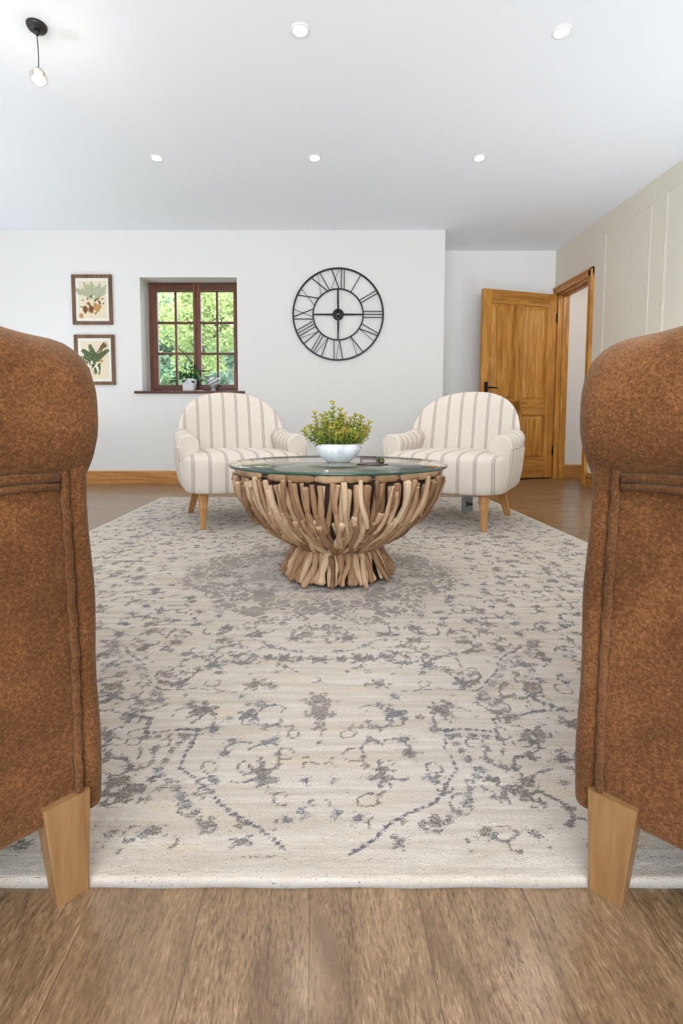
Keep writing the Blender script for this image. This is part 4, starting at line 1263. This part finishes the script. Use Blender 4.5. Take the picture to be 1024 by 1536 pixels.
def tree(x, y, zc, rx, rz, mi, label, n_, seed, group='garden trees beyond the window', low=-.25):
    rnd = random.Random(seed)
    e = empty('garden_tree', (x, y, low), 0, label, 'tree', group)
    m = MB()
    blobs = [(Vector((rnd.gauss(0, .42) * rx, rnd.gauss(0, .4) * rx, zc - low + rnd.gauss(0, .42) * rz)), rnd.uniform(.25, .5) * rx) for _ in range(22)]
    for i in range(n_):
        c_, r_ = rnd.choice(blobs)
        d = Vector((rnd.gauss(0, 1), rnd.gauss(0, 1), rnd.gauss(0, 1))).normalized()
        p = c_ + d * r_ * rnd.uniform(.7, 1.0)
        if p.z < .02: continue
        L_ = rnd.uniform(.05, .10) * max(1, y / 9); w_ = L_ * .55
        dd = Vector((rnd.gauss(0, 1), rnd.gauss(0, 1), rnd.gauss(-.3, .6))).normalized(); s_ = dd.orthogonal().normalized(); s_.rotate(Quaternion(dd, rnd.uniform(0, 6.28)))
        m.add([p, p + dd * L_ * .5 + s_ * w_ * .5, p + dd * L_, p + dd * L_ * .5 - s_ * w_ * .5], [(0, 1, 2, 3)], 0, False, max(0, min(1, rnd.gauss(.5, .22))))
    m.build('crown', GL[mi], e, attr=True)
    t_ = MB(); t_.tube([(0, 0, 0), (.05, 0, (zc - low) * .5), (.0, .05, zc - low + rz * .4)], [.11, .08, .03], 8)
    for i in range(7):
        a = rnd.uniform(0, 6.28); z0 = (zc - low) * rnd.uniform(.5, 1.0)
        t_.tube([(0, 0, z0), (rx * .4 * math.cos(a), rx * .4 * math.sin(a), z0 + rz * .35), (rx * .8 * math.cos(a), rx * .8 * math.sin(a), z0 + rz * .6)], [.035, .02, .006], 6)
    t_.build('trunk', bark, e)
tree(-2.3, 9.8, 2.6, .95, 1.0, 1, 'yellow-green leafy tree outside, seen through the right casement', 11000, 1)
tree(-3.75, 12.2, 2.5, 1.1, 1.1, 0, 'blue-green leafy tree outside, seen through the left casement', 11000, 2)
tree(-2.2, 7.5, .75, .62, .5, 2, 'low mid-green shrub outside, behind the middle of the window', 9000, 3)
tree(-1.3, 6.9, .8, .42, .5, 0, 'bushy grey-green shrub outside, behind the right casement', 9000, 4)
tree(-3.0, 15.2, 3.6, 1.3, 1.9, 1, 'tall pale yellow tree in the garden behind the others', 9000, 5)
tree(-4.6, 19, 3.6, 1.9, 2.0, 2, 'tall broad green tree furthest back in the garden', 9000, 6)
tree(-6.6, 17.5, 2.6, 1.4, 1.8, 0, 'broad bluish tree in the garden, furthest left', 9000, 7)

# ---------------------------------------------------------------- light
wd = bpy.data.worlds.new('World'); SC.world = wd; wd.use_nodes = True
nt = wd.node_tree; nt.nodes.clear()
o = nt.nodes.new('ShaderNodeOutputWorld'); b = nt.nodes.new('ShaderNodeBackground')
b.inputs[0].default_value = (.86, .93, 1, 1); b.inputs[1].default_value = 3.3
nt.links.new(b.outputs[0], o.inputs[0])
def area(name, loc, rot, sx, sy, en, col=(1, 1, 1), spread=180):
    L = bpy.data.lights.new(name, 'AREA'); L.shape = 'RECTANGLE'; L.size = sx; L.size_y = sy; L.energy = en; L.color = col; L.spread = R(spread)
    o = bpy.data.objects.new(name, L); COL.objects.link(o); o.location = loc; o.rotation_euler = rot; return o
area('rear_daylight_panel', (-.4, YR + .05, 1.1), (R(138), 0, 0), 3.9, 1.9, 120, (.86, .93, 1))  # panel added inside the presumed rear doors, tilted up to brighten the ceiling
area('left_fill_panel', (XL + .05, .4, 1.1), (R(128), 0, R(-90)), 3.0, 1.8, 22, (.84, .92, 1))  # added fill panel; no window is built in the left wall
# fill lights added in floor cans, out of view, to brighten ceiling and walls
for n_, (x, y, en) in enumerate(((-2.75, 3.6, 11), (-2.3, 1.9, 8), (-1.9, .2, 6), (1.95, 2.3, 6), (2.28, 2.85, 8), (1.9, .6, 5), (0, -1.2, 26))):
    o = MB().lathe([(0, 0), (.115, 0), (.12, .01), (.12, .345), (.116, .35), (.11, .345), (.11, .325), (0, .325)], 40).build('added_uplighter', M['blackp'], loc=(x, y, 0))
    tag(o, 'black can with a fill light, added on the oak floor out of view', 'fill light', 'added fill lights out of view')
    a_ = area('added_fill_beam', (x, y, .335), (R(180), 0, 0), .2, .2, en, (.80, .90, 1)); a_.data.shape = 'DISK'
L = bpy.data.lights.new('sun', 'SUN'); L.energy = 5; L.angle = R(2); L.color = (1, .95, .86)
o = bpy.data.objects.new('sun', L); COL.objects.link(o); o.rotation_euler = (R(40), R(-18), 0)
# more downlights further back in the room, behind the viewpoint
for (x, y) in ((-1.2, .3), (0, .3), (1.15, .3), (-1.2, -1.2), (0, -1.2), (1.15, -1.2), (-2.4, 2.4), (-2.4, 3.5), (-2.4, .3)):
    L = bpy.data.lights.new('downlight_beam', 'SPOT'); L.energy = DL; L.color = (1, .9, .78); L.spot_size = R(125); L.spot_blend = .8; L.shadow_soft_size = .03
    o = bpy.data.objects.new('downlight_beam', L); COL.objects.link(o); o.location = (x, y, CZ - .012)
L = bpy.data.lights.new('hall_fill', 'POINT'); L.energy = 10; L.color = (1, .93, .85); L.shadow_soft_size = .1  # light added to brighten the hall, without a fitting
o = bpy.data.objects.new('hall_fill', L); COL.objects.link(o); o.location = (3.2, 4.1, 2.1)

# ---------------------------------------------------------------- camera
cam = bpy.data.cameras.new('Camera'); co = bpy.data.objects.new('Camera', cam); COL.objects.link(co)
cam.sensor_fit = 'VERTICAL'; cam.sensor_height = 36; cam.sensor_width = 24
cam.lens = 740 / 1536 * 36
cam.clip_start = .02
p = R(4); co.location = (0, 0, .575); co.rotation_euler = (PI / 2 - p, 0, 0)
cam.shift_x = (512 - 477) / 1536
cam.shift_y = -(768 - (636 + 740 * math.tan(p))) / 1536
SC.camera = co
SC.view_settings.view_transform = 'Standard'; SC.view_settings.look = 'None'
SC.view_settings.gamma = 1; SC.view_settings.use_curve_mapping = False
SC.view_settings.exposure = 0.3
